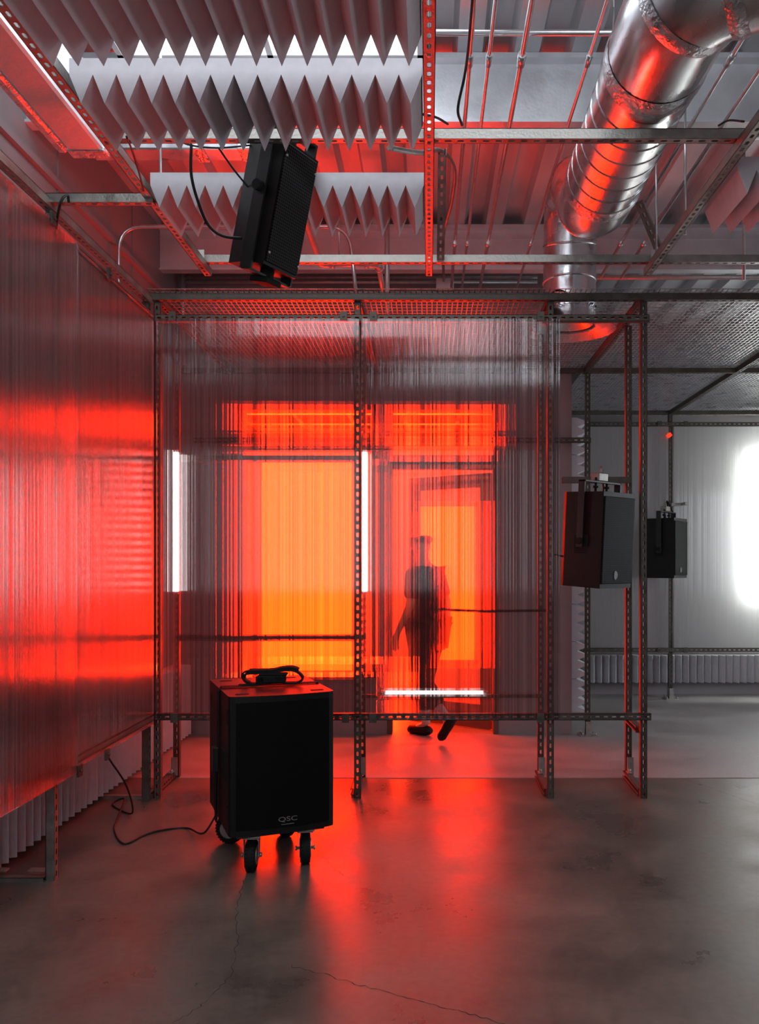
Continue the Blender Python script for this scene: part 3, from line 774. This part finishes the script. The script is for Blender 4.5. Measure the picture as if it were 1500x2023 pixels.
pipe('conduit', [(X(235, 5.65) , 5.65, 2.6), (X(235, 5.65), 5.65, H + 2.31), (X(690, 5.65), 5.65, H + 2.31), (X(708, 5.65), 5.65, 3.15)], .0135, 'bent conduit rising on the left wall and arching across to the screens', rr=.16)
pipe('conduit', [(X(765, 6.0), 6.0, DK + .07), (X(765, 6.0), 6.0, 3.15)], .018, 'vertical conduit above the middle post of the screens', m='pipe')
pipe('conduit', [(X(362, 7.05), 7.05, DK + .07), (X(362, 7.05), 7.05, 3.15)], .022, 'vertical pipe in the far left corner', m='pipe')
wp = thing('conduit_run', 'bundle of three horizontal pipes high on the doorway wall', 'pipes', (0, 7.0, 3.85))
for (y, z, r) in ((7.04, 537, .020), (7.02, 548, .014), (7.0, 557, .016)):
    MB().cyl((X(365, y), y, Z(z, y)), (X(1062, y), y, Z(z, y)), r, 10).build('pipe', M['pipe'], wp)
MB().box(X(862, 6.95), X(897, 6.95), 6.93, 6.985, Z(571, 6.95), Z(551, 6.95)).build('junction_box', M['white'], wp)
pipe('conduit', [(X(1180, 6.4), 6.4, Z(548, 6.4)), (XR, 6.4, Z(548, 6.4))], .018, 'horizontal pipe at right beyond the vertical duct', m='pipe')
pipe('conduit', [(X(1180, 6.2), 6.2, Z(520, 6.2)), (XR, 6.2, Z(520, 6.2))], .012, 'thin horizontal pipe at right below the far beam', m='pipe')
pipe('conduit', [(X(1470, 4.9), 4.9, DK + .07), (X(1470, 4.9), 4.9, 3.13)], .009, 'thin vertical conduit near the right edge above the mesh', m='pipe')
# sprinkler pipe with two elbows
sp = thing('sprinkler_pipe', 'steel sprinkler pipe with two elbows behind the hanging speaker', 'pipe', (-.6, 5.8, 3.58))
zp = H + 2.13
xa, xb = X(634, 5.86), X(748, 5.86)
MB().cyl((xa, 4.3, zp), (xa, 5.80, zp), .020, 14).build('pipe', M['pipe'], sp)
MB().cyl((xa + .04, 5.86, zp), (xb - .04, 5.86, zp), .019, 14).build('pipe', M['pipe'], sp)
MB().cyl((xb, 5.92, zp), (xb, 7.05, zp), .020, 14).build('pipe', M['pipe'], sp)
for (x, s1, s2) in ((xa, 1, -1), (xb, -1, 1)):
    g = MB(); g.tube(rounded_path([(x, 5.86 + s2 * .085, zp), (x, 5.86, zp), (x + s1 * .085, 5.86, zp)], .06), .026, 14)
    g.cyl((x + s1 * .07, 5.86, zp), (x + s1 * .10, 5.86, zp), .031, 14); g.cyl((x, 5.86 + s2 * .07, zp), (x, 5.86 + s2 * .10, zp), .031, 14)
    g.build('elbow', M['pipe'], sp)
MB().cyl((X(670, 5.86), 5.86, zp), (X(670, 5.86), 5.86, DK), .006, 8).build('hanger_rod', M['conduit'], sp)

def cable(name, pts, r, label, m='cable', k=8, cat='cable'):
    o = MB().tube(smooth_path(pts, k), r, 8).build(name, M[m]); return tag(o, label, cat)
cable('cable', [P(378, 285, 3.3), P(378, 345, 3.3), P(392, 400, 3.35), P(412, 445, 3.4), P(440, 466, 3.42), P(478, 471, 3.44)], .006, 'black cable looping down left of the hanging speaker')
cable('cable', [P(330, 262, 3.5), P(370, 285, 3.5), P(430, 292, 3.5), P(505, 286, 3.5)], .004, 'thin black cable strung across behind the foam tips')
cable('cable', [P(432, 292, 3.4), P(462, 335, 3.45), P(494, 374, 3.5)], .004, 'short black cable entering the back of the hanging speaker')
cable('cable', [P(250, 270, 3.0), P(262, 300, 3.2), P(276, 345, 3.4), P(285, 380, 3.7)], .004, 'thin black cable down the left overhead strut')
cable('cable', [P(935, -20, 2.9), P(926, 90, 3.2), P(918, 150, 3.4), P(905, 215, 3.5), P(913, 247, 3.6)], .006, 'black cable tied along the conduit near the centre strut')
cable('cable', [P(832, 225, 3.2), P(862, 232, 3.4), P(885, 245, 3.6)], .005, 'short black cable crossing right of the centre strut')
cable('flexible_conduit', [P(768, 292, 3.5), P(830, 302, 3.7), P(872, 298, 4.1), P(898, 335, 4.6), P(892, 400, 5.2), P(876, 470, 5.8), P(877, 555, 6.9)], .011, 'grey flexible conduit curving right of the centre strut', 'strut')
def onf(px, py, z=.006): d = F * (H - z) / (py - CY); return Vector((X(px, d), d, z))
cable('cable', [(XS + .03, 4.33, .44), (XS + .06, 4.5, .25), (XS + .0, 4.75, .03), onf(222, 1590), onf(246, 1578, .03), onf(233, 1615), onf(226, 1640), onf(245, 1667), onf(285, 1650), onf(320, 1640), onf(370, 1636), Vector((-1.17, 4.30, .06)), Vector((-1.10, 4.30, .16)), Vector((-1.02, 4.28, .26))], .0052, 'black cable lying on the floor from the left screen to the big speaker')
cable('cable', [P(110, 452, 3.75), P(120, 400, 3.66), P(133, 386, 3.70), P(136, 400, 3.72)], .006, 'black cable tie loop on the top corner of the left screen')
cable('cable', [P(1082, 590, 5.3), P(1100, 574, 5.3), P(1122, 580, 5.32), P(1124, 595, 5.32)], .007, 'black cable loop on the beam below the big duct')
cable('cable', cable_line, .009, 'dark cable stretched level behind the right front screen')
cable('cable', [P(1420, 248, 3.3), P(1440, 238, 3.2), P(1470, 240, 3.05)], .004, 'thin black cable at the right end of the overhead strut')

# ------------------------------------------------------------------ tube lights
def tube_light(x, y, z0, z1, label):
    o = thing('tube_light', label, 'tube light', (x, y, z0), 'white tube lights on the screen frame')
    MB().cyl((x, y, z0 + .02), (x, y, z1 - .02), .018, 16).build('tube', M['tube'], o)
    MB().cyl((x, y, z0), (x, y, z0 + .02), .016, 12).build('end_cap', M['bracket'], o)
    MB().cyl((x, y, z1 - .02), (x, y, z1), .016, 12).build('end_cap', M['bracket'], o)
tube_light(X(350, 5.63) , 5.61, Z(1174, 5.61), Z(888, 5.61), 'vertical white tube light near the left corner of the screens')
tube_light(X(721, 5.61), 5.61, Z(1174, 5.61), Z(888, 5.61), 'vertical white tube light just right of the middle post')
o = thing('tube_light', 'low glowing tube behind the right screen, added for a white streak', 'tube light', (.03, 5.6, .58), 'white tube lights on the screen frame')
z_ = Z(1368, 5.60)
MB().cyl((X(762, 5.6), 5.60, z_), (X(955, 5.6), 5.60, z_), .013, 16).build('tube', M['streak_glow'], o)  # glowing tube added to stand in for the low white streak
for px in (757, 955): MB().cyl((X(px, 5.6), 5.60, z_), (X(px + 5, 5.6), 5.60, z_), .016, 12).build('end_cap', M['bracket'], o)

# ------------------------------------------------------------------ hanging speaker (ceiling)
def frame_from(w_dir, n_dir):
    n_ = Vector(n_dir).normalized(); w__ = Vector(w_dir); w__ = (w__ - n_ * w__.dot(n_)).normalized(); u_ = w__.cross(-n_)
    return Matrix((w__, -n_, u_)).transposed()      # columns: width, back, up
hs = thing('hanging_speaker', 'black loudspeaker hung tilted below the foam rows', 'speaker', (0, 0, 0))
W_, D_, H_ = .22, .23, .50
g = MB(); g.prism([(-W_ / 2, 0, 0), (W_ / 2, 0, 0), (W_ / 2, D_ * .5, 0), (W_ / 2 - .04, D_, 0), (-W_ / 2 + .04, D_, 0), (-W_ / 2, D_ * .5, 0)], (0, 0, H_)); g.build('cabinet', M['black'], hs)
g = MB(); g.bbox(-W_ / 2 + .008, W_ / 2 - .008, -.008, .002, .012, H_ - .012, .003); g.build('grille', M['grille'], hs)
g = MB()
for sx in (-1, 1):
    for z in (.05, H_ - .06): g.cyl((sx * (W_ / 2 - .014), -.012, z), (sx * (W_ / 2 - .014), -.006, z), .005, 8)
g.build('screw', M['bracket'], hs)
g = MB(); g.bbox(-W_ / 2 + .05, W_ / 2 - .05, D_, D_ + .004, .06, H_ - .10, .001)
g.build('rear_panel', M['blackmetal'], hs)
yk = MB()
xs = -W_ / 2 - .02
yk.box(xs - .006, xs + .004, .04, .10, -.03, H_ + .07); yk.box(-xs - .004, -xs + .006, .04, .10, -.03, H_ + .07)
yk.box(xs - .006, -xs + .006, .04, .10, H_ + .065, H_ + .075); yk.box(xs - .006, -xs + .006, .05, .09, -.035, -.025)
yk.build('yoke', M['blackmetal'], hs)
g = MB(); g.cyl((xs - .03, .07, .30), (-W_ / 2, .07, .30), .022, 12); g.build('knob', M['rubber'], hs); g = MB(); g.cyl((0, .07, -.05), (0, .07, 0), .03, 12); g.bbox(-.05, .05, .02, .12, -.06, -.035, .006)
g.build('knob', M['rubber'], hs)
R3 = frame_from((.48, .88, 0), (.86, -.47, -.24))
hs.matrix_world = Matrix.Translation(Vector((X(556, 3.55), 3.52, Z(533, 3.50)))) @ R3.to_4x4()
arm_top = hs.matrix_world @ Vector((0, .07, H_ + .07))
MB().cyl(arm_top, (arm_top.x, 3.335, ZG + SW + .0), .014, 10).build('x', M['blackmetal']) if False else None
o = MB().tube([arm_top - Vector((0, 0, .01)), (arm_top.x + .0, arm_top.y, ZG + SW + .02)], .015, 10).build('suspension_rod', M['blackmetal'])
tag(o, 'short black rod holding the hanging speaker to the overhead strut', 'rod')

# ------------------------------------------------------------------ post speakers on the right
ps = thing('post_speaker', 'large black loudspeaker on the nearer arm, in front of the twin posts', 'speaker', (0, 0, 0), 'black loudspeakers on the right frames')
W_, D_, H_ = .34, .33, .62
g = MB(); g.prism([(-W_ / 2, 0, 0), (W_ / 2, 0, 0), (W_ / 2, .2, 0), (W_ / 2 - .05, D_, 0), (-W_ / 2 + .02, D_, 0), (-W_ / 2, D_ * .9, 0)], (0, 0, H_)); g.build('cabinet', M['black'], ps)
g = MB(); g.bbox(-W_ / 2 + .006, W_ / 2 - .006, -.010, .002, .03, H_ - .03, .004); gr = g.build('grille', M['grille'], ps)
g = MB(); pts = []
for k in range(14):
    a = 2 * math.pi * k / 14; rr_ = .024 * (1 + .08 * math.cos(a * 3)); pts.append((-.02 + math.cos(a) * rr_ * .8, -.014, .085 + math.sin(a) * rr_ * 1.2))
g.prism(pts, (0, .004, 0)); g.build('emblem', M['emblem'], gr)
g = MB(); g.bbox(-W_ / 2 - .002, -W_ / 2 + .004, .11, .22, .22, .34, .002); g.bbox(-W_ / 2 - .004, -W_ / 2 - .001, .12, .21, .265, .285, .001); g.build('side_handle', M['rubber'], ps)
yk = MB(); t_ = .006
yk.box(-W_ / 2 - .03, -W_ / 2 - .02, .13, .18, .26, H_ + .075); yk.box(W_ / 2 + .02, W_ / 2 + .03, .13, .18, .30, H_ + .075)
yk.box(-W_ / 2 - .03, W_ / 2 + .03, .13, .18, H_ + .065, H_ + .075); yk.build('yoke', M['blackmetal'], ps)
g = MB()
for sx in (-1, 1): g = MB(); g.cyl((sx * (W_ / 2 - .002), .155, .30), (sx * (W_ / 2 + .045), .155, .30), .022, 12); g.build('knob', M['rubber'], ps)
for x in (-.05, .07): g = MB(); g.cyl((x, .155, H_ - .005), (x, .155, H_ + .10), .008, 8); g.cyl((x, .155, H_ + .03), (x, .155, H_ + .045), .018, 6); g.build('bolt', M['rubber'], ps)
g = MB(); g.bbox(-.05, .05, .13, .20, H_ + .077, H_ + .13, .004); g.cyl((.02, .17, H_ + .12), (.02, .17, H_ + .18), .006, 8); g.build('clamp_block', M['strut'], ps)
g = MB(); g.tube(smooth_path([(.1, .2, H_), (.12, .22, H_ + .06), (.06, .2, H_ + .12), (0, .2, H_ + .13)]), .006, 8); g.build('cable_tail', M['cable'], ps)
ps.matrix_world = Matrix.Translation(Vector((X(1216, 5.40), 5.40, Z(1162, 5.42)))) @ frame_from((.74, .67, 0), (.67, -.74, -.055)).to_4x4()
p2 = copy_tree(ps)
p2['label'] = 'small far black loudspeaker on the single post against the bright sheet'
p2.matrix_world = Matrix.Translation(Vector((X(1345, 8.62), 8.62, Z(1142, 8.62)))) @ frame_from((.62, .78, 0), (.78, -.62, 0)).to_4x4()
o = MB().cyl(P(1178, 953, 5.55), P(1235, 953, 5.58), .012, 10).build('speaker_arm', M['blackmetal']); tag(o, 'black bar joining the nearer speaker to the cross rail', 'bar')
bpy.data.objects.remove(o)
o = MB().box(2.60, 2.72, 8.90, 8.985, 2.09, 2.12); o.box(2.70, 2.74, 8.75, 8.93, 2.09, 2.12)
o = o.build('speaker_arm', M['bracket']); tag(o, 'short steel arm between the far post and small speaker', 'bar')
cable('cable', [P(1090, 1094, 5.5), P(1115, 1099, 5.52), P(1142, 1096, 5.55)], .005, 'black cable running from the screen to the back of the nearer speaker')
cable('cable', [P(1322, 1010, 8.95), P(1318, 990, 8.95), P(1330, 1012, 8.9), P(1334, 1024, 8.85)], .008, 'black cable down the far post onto the small speaker')
o = MB().cyl(P(1321, 858, 8.93), P(1324, 862, 8.92), .028, 12).build('warning_lamp', M['red_led']); tag(o, 'small red lamp clipped high on the far post', 'lamp')
for px in (1211, 1480):
    g = MB(); g.bbox(X(px, 9.3) - .05, X(px, 9.3) + .05, YB - .03, YB, .66 - .1, .66, .003)
    o = thing('wall_outlet', 'double socket box low on the far wall, %s' % ('between the twin posts and the far post' if px < 1300 else 'at the right edge below the bright sheet'), 'socket', (X(px, 9.3), YB, .6), 'wall sockets')
    g.build('cover_plate', M['white'], o)
    g = MB()
    for dx in (-.02, .02): g.cyl((X(px, 9.3) + dx, YB - .034, .61), (X(px, 9.3) + dx, YB - .028, .61), .014, 12)
    g.build('socket', M['bracket'], o)

# ------------------------------------------------------------------ big speaker on casters
sub = thing('subwoofer', 'big black speaker cabinet on four swivel casters in the middle of the floor', 'speaker', (0, 0, 0))
W_, D_, z0, z1 = .50, .64, .197, .843
g = MB(); r = .03
# rounded front corners and slightly bowed front
prof = [(0, D_), (0, .03), (.006, .012), (.03, .0)]
for k in range(1, 8): t = k / 8; prof.append((.03 + (W_ - .06) * t, -.022 * math.sin(math.pi * t)))
prof += [(W_ - .03, 0), (W_ - .006, .012), (W_, .03), (W_, D_)]
g.prism([(x, y, z0) for x, y in prof], (0, 0, z1 - z0)); cab = g.build('cabinet', M['black'], sub)
g = MB(); gp = [(x, y - .004) for x, y in prof[3:-3]]
g.prism([(x, y, z0 + .03) for x, y in gp] + [(x, y + .02, z0 + .03) for x, y in gp[::-1]], (0, 0, z1 - z0 - .06)); gr = g.build('grille', M['subgrille'], sub)
g = MB()
for (x, y) in ((.07, .07), (W_ - .07, .07), (.07, D_ - .08), (W_ - .09, D_ - .08)): g.box(x - .03, x + .03, y - .012, y + .012, z1 - .002, z1 + .002)
for y, z in ((.055, z1 - .10), (.055, z0 + .10), (D_ - .05, z1 - .10), (D_ - .05, z0 + .10)): g.box(-.002, .002, y - .01, y + .01, z - .035, z + .035)
g.build('rigging_slot', M['rubber'], sub)
g = MB(); g.bbox(-.004, .004, .10, .24, .44, .57, .002); g.build('side_handle', M['rubber'], sub)
ys = .30
g = MB(); g.ribbon([(-.012, ys + .02, z0 - .01), (-.008, ys, .5), (-.006, ys, z1 - .01), (.01, ys, z1 + .008), (.25, ys, z1 + .006), (W_ - .01, ys, z1 + .006), (W_ + .006, ys, z1 - .02), (W_ + .004, ys, z0)], (0, 1, 0), .048, .003)
g.ribbon([(-.016, ys + .015, z0 - .01), (-.02, ys + .02, .36), (-.012, ys, .47)], (0, 1, 0), .048, .003); g.build('strap', M['strap'], sub)
g = MB(); g.bbox(-.035, -.008, ys - .03, ys + .03, .44, .56, .004); g.build('buckle', M['blackmetal'], sub)
g = MB(); g.bbox(.04, W_ - .04, .04, D_ - .04, z0 - .022, z0, .003); g.build('dolly_plate', M['strut_dull'], sub)
# caster
def caster(x, y, ang):
    c = bpy.data.objects.new('caster', None); scn.collection.objects.link(c); c.parent = sub; OFF[c.name] = Vector((0, 0, 0))
    g = MB(); tr_ = .075; hw = .024
    prof_ = [(-hw - .001, .050), (-hw, .066), (-hw * .7, .073), (0, .0755), (hw * .7, .073), (hw, .066), (hw + .001, .050)]
    g.tube([(p, 0, tr_) for p, _ in prof_], [q for _, q in prof_], 28, True)
    for k in range(28):
        a = 2 * math.pi * k / 28
        for s_ in (-1, 1): g.obox((s_ * hw * .55, math.cos(a) * .074, tr_ + math.sin(a) * .074), (.006, 0, 0), (0, -math.sin(a) * .005, math.cos(a) * .005), (0, math.cos(a) * .0025, math.sin(a) * .0025))
    ty = g.build('tyre', M['rubber'], c)
    g = MB(); g.cyl((-hw - .004, 0, tr_), (hw + .004, 0, tr_), .045, 20); g.cyl((-.045, 0, tr_), (.045, 0, tr_), .007, 8); g.cyl((-.048, 0, tr_), (-.040, 0, tr_), .012, 6); g.cyl((.040, 0, tr_), (.048, 0, tr_), .012, 6)
    g.build('hub', M['bracket'], c)
    g = MB()
    for s_ in (-1, 1): g.prism([(s_ * .034, -.02, .155), (s_ * .034, .03, .155), (s_ * .034, .012, .06), (s_ * .034, -.012, .06)], (s_ * .003, 0, 0))
    g.bbox(-.038, .038, -.03, .035, .155, .162, .002); g.bbox(-.045, .045, -.04, .045, .164, z0 - .022, .002)
    g.build('fork', M['bracket'], c)
    c.location = (x, y, 0); c.rotation_euler = (0, 0, ang)
    return c
for (x, y, a) in ((.12, .10, -.35), (W_ - .12, .10, -.25), (.09, D_ - .10, .9), (W_ - .12, D_ - .10, .3)): caster(x, y, a)
# lettering
def text_mesh(body, size, extr=.001):
    cu = bpy.data.curves.new('txt', 'FONT'); cu.body = body; cu.size = size; cu.extrude = extr; cu.align_x = 'CENTER'
    t = bpy.data.objects.new('txt', cu); scn.collection.objects.link(t)
    bpy.context.view_layer.update()
    me = bpy.data.meshes.new_from_object(t.evaluated_get(bpy.context.evaluated_depsgraph_get()))
    bpy.data.objects.remove(t); return me
me = text_mesh('QSC', .030); me.transform(Matrix.Scale(1.55, 4, (1, 0, 0)))
lo = bpy.data.objects.new('logo', me); me.materials.append(M['logo']); scn.collection.objects.link(lo); lo.parent = gr
lo.location = (W_ * .53, -.0285, z0 + .058); lo.rotation_euler = (math.pi / 2, 0, 0)
g = MB(); g.box(W_ * .53 - .03, W_ * .53 + .03, -.028, -.024, z0 + .042, z0 + .045); g.build('badge_line', M['emblem'], gr)
sub.location = (-.915, 3.80, 0); sub.rotation_euler = (0, 0, math.radians(22.5))
SM = Matrix.Translation(sub.location) @ Matrix.Rotation(math.radians(22.5), 4, 'Z')
# bundled strap with ratchet on top
rs = thing('ratchet_strap', 'bundled black ratchet strap lying on top of the big speaker', 'strap', (0, 0, 0))
g = MB(); g.bbox(-.075, .07, -.034, .034, .012, .050, .006); g.bbox(-.06, .08, -.03, .03, .049, .062, .005); g.cyl((-.05, -.034, .03), (-.05, .034, .03), .016, 12); g.cyl((.04, -.034, .035), (.04, .034, .035), .014, 12)
g.build('ratchet', M['strap'], rs)
g = MB()
lp = smooth_path([(-.05, 0, .012), (-.10, 0, .008), (-.135, .0, .03), (-.125, 0, .058), (-.08, 0, .062), (.0, 0, .064), (.05, 0, .074), (.10, 0, .076), (.135, 0, .062), (.155, 0, .035), (.13, 0, .012), (.06, 0, .010)])
g.ribbon(lp, (0, 1, 0), .045, .011); g.ribbon([p + Vector((.004, .006, .012)) for p in lp[26:64]], (0, 1, 0.1), .045, .010); g.ribbon([p * 1.0 + Vector((-.008, -.004, .010)) for p in lp[8:30]], (0, 1, 0), .04, .008)
g.ribbon([(-.16, -.02, .006), (-.10, -.02, .007), (.0, -.01, .012)], (0, 1, 0), .03, .005); g.build('webbing', M['strap'], rs)
rs.matrix_world = SM @ Matrix.Translation((.255, .29, z1 + .004)) @ Matrix.Rotation(.06 - .39, 4, 'Z')

# ------------------------------------------------------------------ walking person behind the screen
pr = thing('person', 'person in dark T-shirt and trousers walking away behind the ribbed screen', 'person', (0, 0, 0))
def skin(name, verts, edges, radii, m, parent, sub_=2, root=0):
    me = bpy.data.meshes.new(name); me.from_pydata([tuple(v) for v in verts], edges, [])
    o = bpy.data.objects.new(name, me); scn.collection.objects.link(o)
    sk = o.modifiers.new('Skin', 'SKIN'); sk.use_smooth_shade = True
    if not me.skin_vertices: me.skin_vertices.new() if hasattr(me.skin_vertices, 'new') else None
    for i, sv in enumerate(me.skin_vertices[0].data):
        r_ = radii[i]; sv.radius = r_ if isinstance(r_, tuple) else (r_, r_); sv.use_root = (i == root)
    ss = o.modifiers.new('Subd', 'SUBSURF'); ss.levels = sub_; ss.render_levels = sub_
    me.materials.append(m); o.parent = parent; return o
# local frame: +f forward (walking), +r to the figure's right, z up; then rotated into the room
fwd = Vector((-.80, .60, 0)).normalized(); rgt = Vector((fwd.y, -fwd.x, 0))
org = Vector((X(846, 6.93), 6.93, 0))
def L3(f, r, z): return org + fwd * f + rgt * r + Vector((0, 0, z))
J = dict(pel=L3(0, 0, .92), wai=L3(.0, 0, 1.05), che=L3(.02, 0, 1.25), upc=L3(.03, 0, 1.38), nek=L3(.045, 0, 1.46), nk2=L3(.06, 0, 1.52), hd1=L3(.075, 0, 1.585), hd2=L3(.07, 0, 1.665), hd3=L3(.06, 0, 1.705),
         lsh=L3(.03, -.165, 1.385), lel=L3(.03, -.205, 1.12), lwr=L3(.15, -.215, .90), lha=L3(.18, -.215, .83),
         rsh=L3(.03, .165, 1.385), rel=L3(-.06, .19, 1.13), rwr=L3(-.05, .20, .89), rha=L3(-.03, .20, .82),
         lhp=L3(.0, -.085, .90), lkn=L3(.02, -.09, .50), lan=L3(-.27, -.09, .20), lft=L3(-.22, -.10, .07),
         rhp=L3(.0, .085, .90), rkn=L3(.12, .09, .50), ran=L3(.09, .09, .10), rft=L3(.21, .10, .045))
vn = list(J.keys()); V = [J[k] for k in vn]; ix = {k: i for i, k in enumerate(vn)}
E = [(ix[a], ix[b]) for a, b in (('pel', 'wai'), ('wai', 'che'), ('che', 'upc'), ('upc', 'nek'), ('nek', 'nk2'), ('nk2', 'hd1'), ('hd1', 'hd2'), ('hd2', 'hd3'), ('upc', 'lsh'), ('lsh', 'lel'), ('lel', 'lwr'), ('lwr', 'lha'), ('upc', 'rsh'), ('rsh', 'rel'), ('rel', 'rwr'), ('rwr', 'rha'),
     ('pel', 'lhp'), ('lhp', 'lkn'), ('lkn', 'lan'), ('lan', 'lft'), ('pel', 'rhp'), ('rhp', 'rkn'), ('rkn', 'ran'), ('ran', 'rft'))]
Rr = dict(pel=.11, wai=.10, che=.12, upc=.09, nek=.052, nk2=.052, hd1=.078, hd2=.088, hd3=.06, lsh=.052, lel=.036, lwr=.024, lha=(.036, .018), rsh=.052, rel=.036, rwr=.024, rha=(.036, .018),
          lhp=.08, lkn=.052, lan=.034, lft=.034, rhp=.08, rkn=.052, ran=.034, rft=.034)
RR = [Rr[k] for k in vn]
for s_, wr in (('l', 'lha'), ('r', 'rha')):      # fingers and thumb
    sd = -1 if s_ == 'l' else 1; h_ = J[wr]
    for q in range(4):
        b0 = h_ + fwd * (.027 - .018 * q) + Vector((0, 0, -.022)); ln = (.062, .072, .068, .052)[q]
        i0 = len(V); V += [b0, b0 + Vector((0, 0, -ln * .5)) + fwd * .004 - rgt * sd * .004, b0 + Vector((0, 0, -ln)) + fwd * .006 - rgt * sd * .018]
        E += [(ix[wr], i0), (i0, i0 + 1), (i0 + 1, i0 + 2)]; RR += [.0095, .0085, .0075]
    b0 = h_ + fwd * .036 + Vector((0, 0, .015)); i0 = len(V); V += [b0, b0 + fwd * .018 + Vector((0, 0, -.035))]
    E += [(ix[wr], i0), (i0, i0 + 1)]; RR += [.011, .009]
skin('body', V, E, RR, M['skin'], pr)
def sub_skin(name, keys, edges, rad, m, extra=None):
    pts = [J[k] if isinstance(k, str) else k for k in keys]
    return skin(name, pts, edges, rad, m, pr)
hem = L3(0, 0, .86)
sub_skin('shirt', ['che', 'wai', 'pel', L3(0, 0, .84), 'upc', L3(.04, 0, 1.44), 'lsh', J['lsh'].lerp(J['lel'], .5), J['lsh'].lerp(J['lel'], .85), 'rsh', J['rsh'].lerp(J['rel'], .5), J['rsh'].lerp(J['rel'], .85)],
         [(0, 1), (1, 2), (2, 3), (0, 4), (4, 5), (4, 6), (6, 7), (7, 8), (4, 9), (9, 10), (10, 11)], [.168, .158, .156, .150, .125, .062, .072, .062, .064, .072, .062, .064], M['shirt'])
sub_skin('trousers', ['pel', 'lhp', 'lkn', J['lkn'].lerp(J['lan'], .72), 'rhp', 'rkn', J['rkn'].lerp(J['ran'], .75)], [(0, 1), (1, 2), (2, 3), (0, 4), (4, 5), (5, 6)], [.135, .125, .10, .085, .125, .10, .08], M['trousers'])
skin('hair', [J['hd1'] + fwd * -.02 + Vector((0, 0, .03)), J['hd2'] + fwd * -.012 + Vector((0, 0, .012)), J['hd3'] + Vector((0, 0, -.005))], [(0, 1), (1, 2)], [.082, .096, .068], M['hair'], pr)
g = MB(); g.tube([J['hd2'] + fwd * .10 + Vector((0, 0, -.07)), J['hd2'] + fwd * .118 + Vector((0, 0, -.085))], [.012, .008], 8); 
for s_ in (-1, 1): g.tube([J['hd1'] + rgt * s_ * .078 + Vector((0, 0, .02)), J['hd1'] + rgt * s_ * .092 + Vector((0, 0, .055)), J['hd1'] + rgt * s_ * .085 + Vector((0, 0, .07))], [.01, .014, .008], 8)
g.build('face', M['skin'], pr)
def sock(a, b): return MB().tube([a.lerp(b, .66), a.lerp(b, 1.0)], [.040, .038], 14).build('sock', M['sock'], pr)
sock(J['lkn'], J['lan']); sock(J['rkn'], J['ran'])
def shoe(heel, toe, up):
    d = (toe - heel).normalized(); L_ = (toe - heel).length
    g = MB(); pts = [heel - d * .03, heel, heel + d * L_ * .3, heel + d * L_ * .6, heel + d * L_ * .9, toe, toe + d * .015]
    g.tube(pts, [.02, .040, .044, .040, .040, .030, .012], 14); return g.build('shoe', M['shoe'], pr)
shoe(L3(.06, .09, .048), L3(.28, .10, .040), 1)
shoe(L3(-.31, -.09, .22), L3(-.20, -.10, .045), 1)
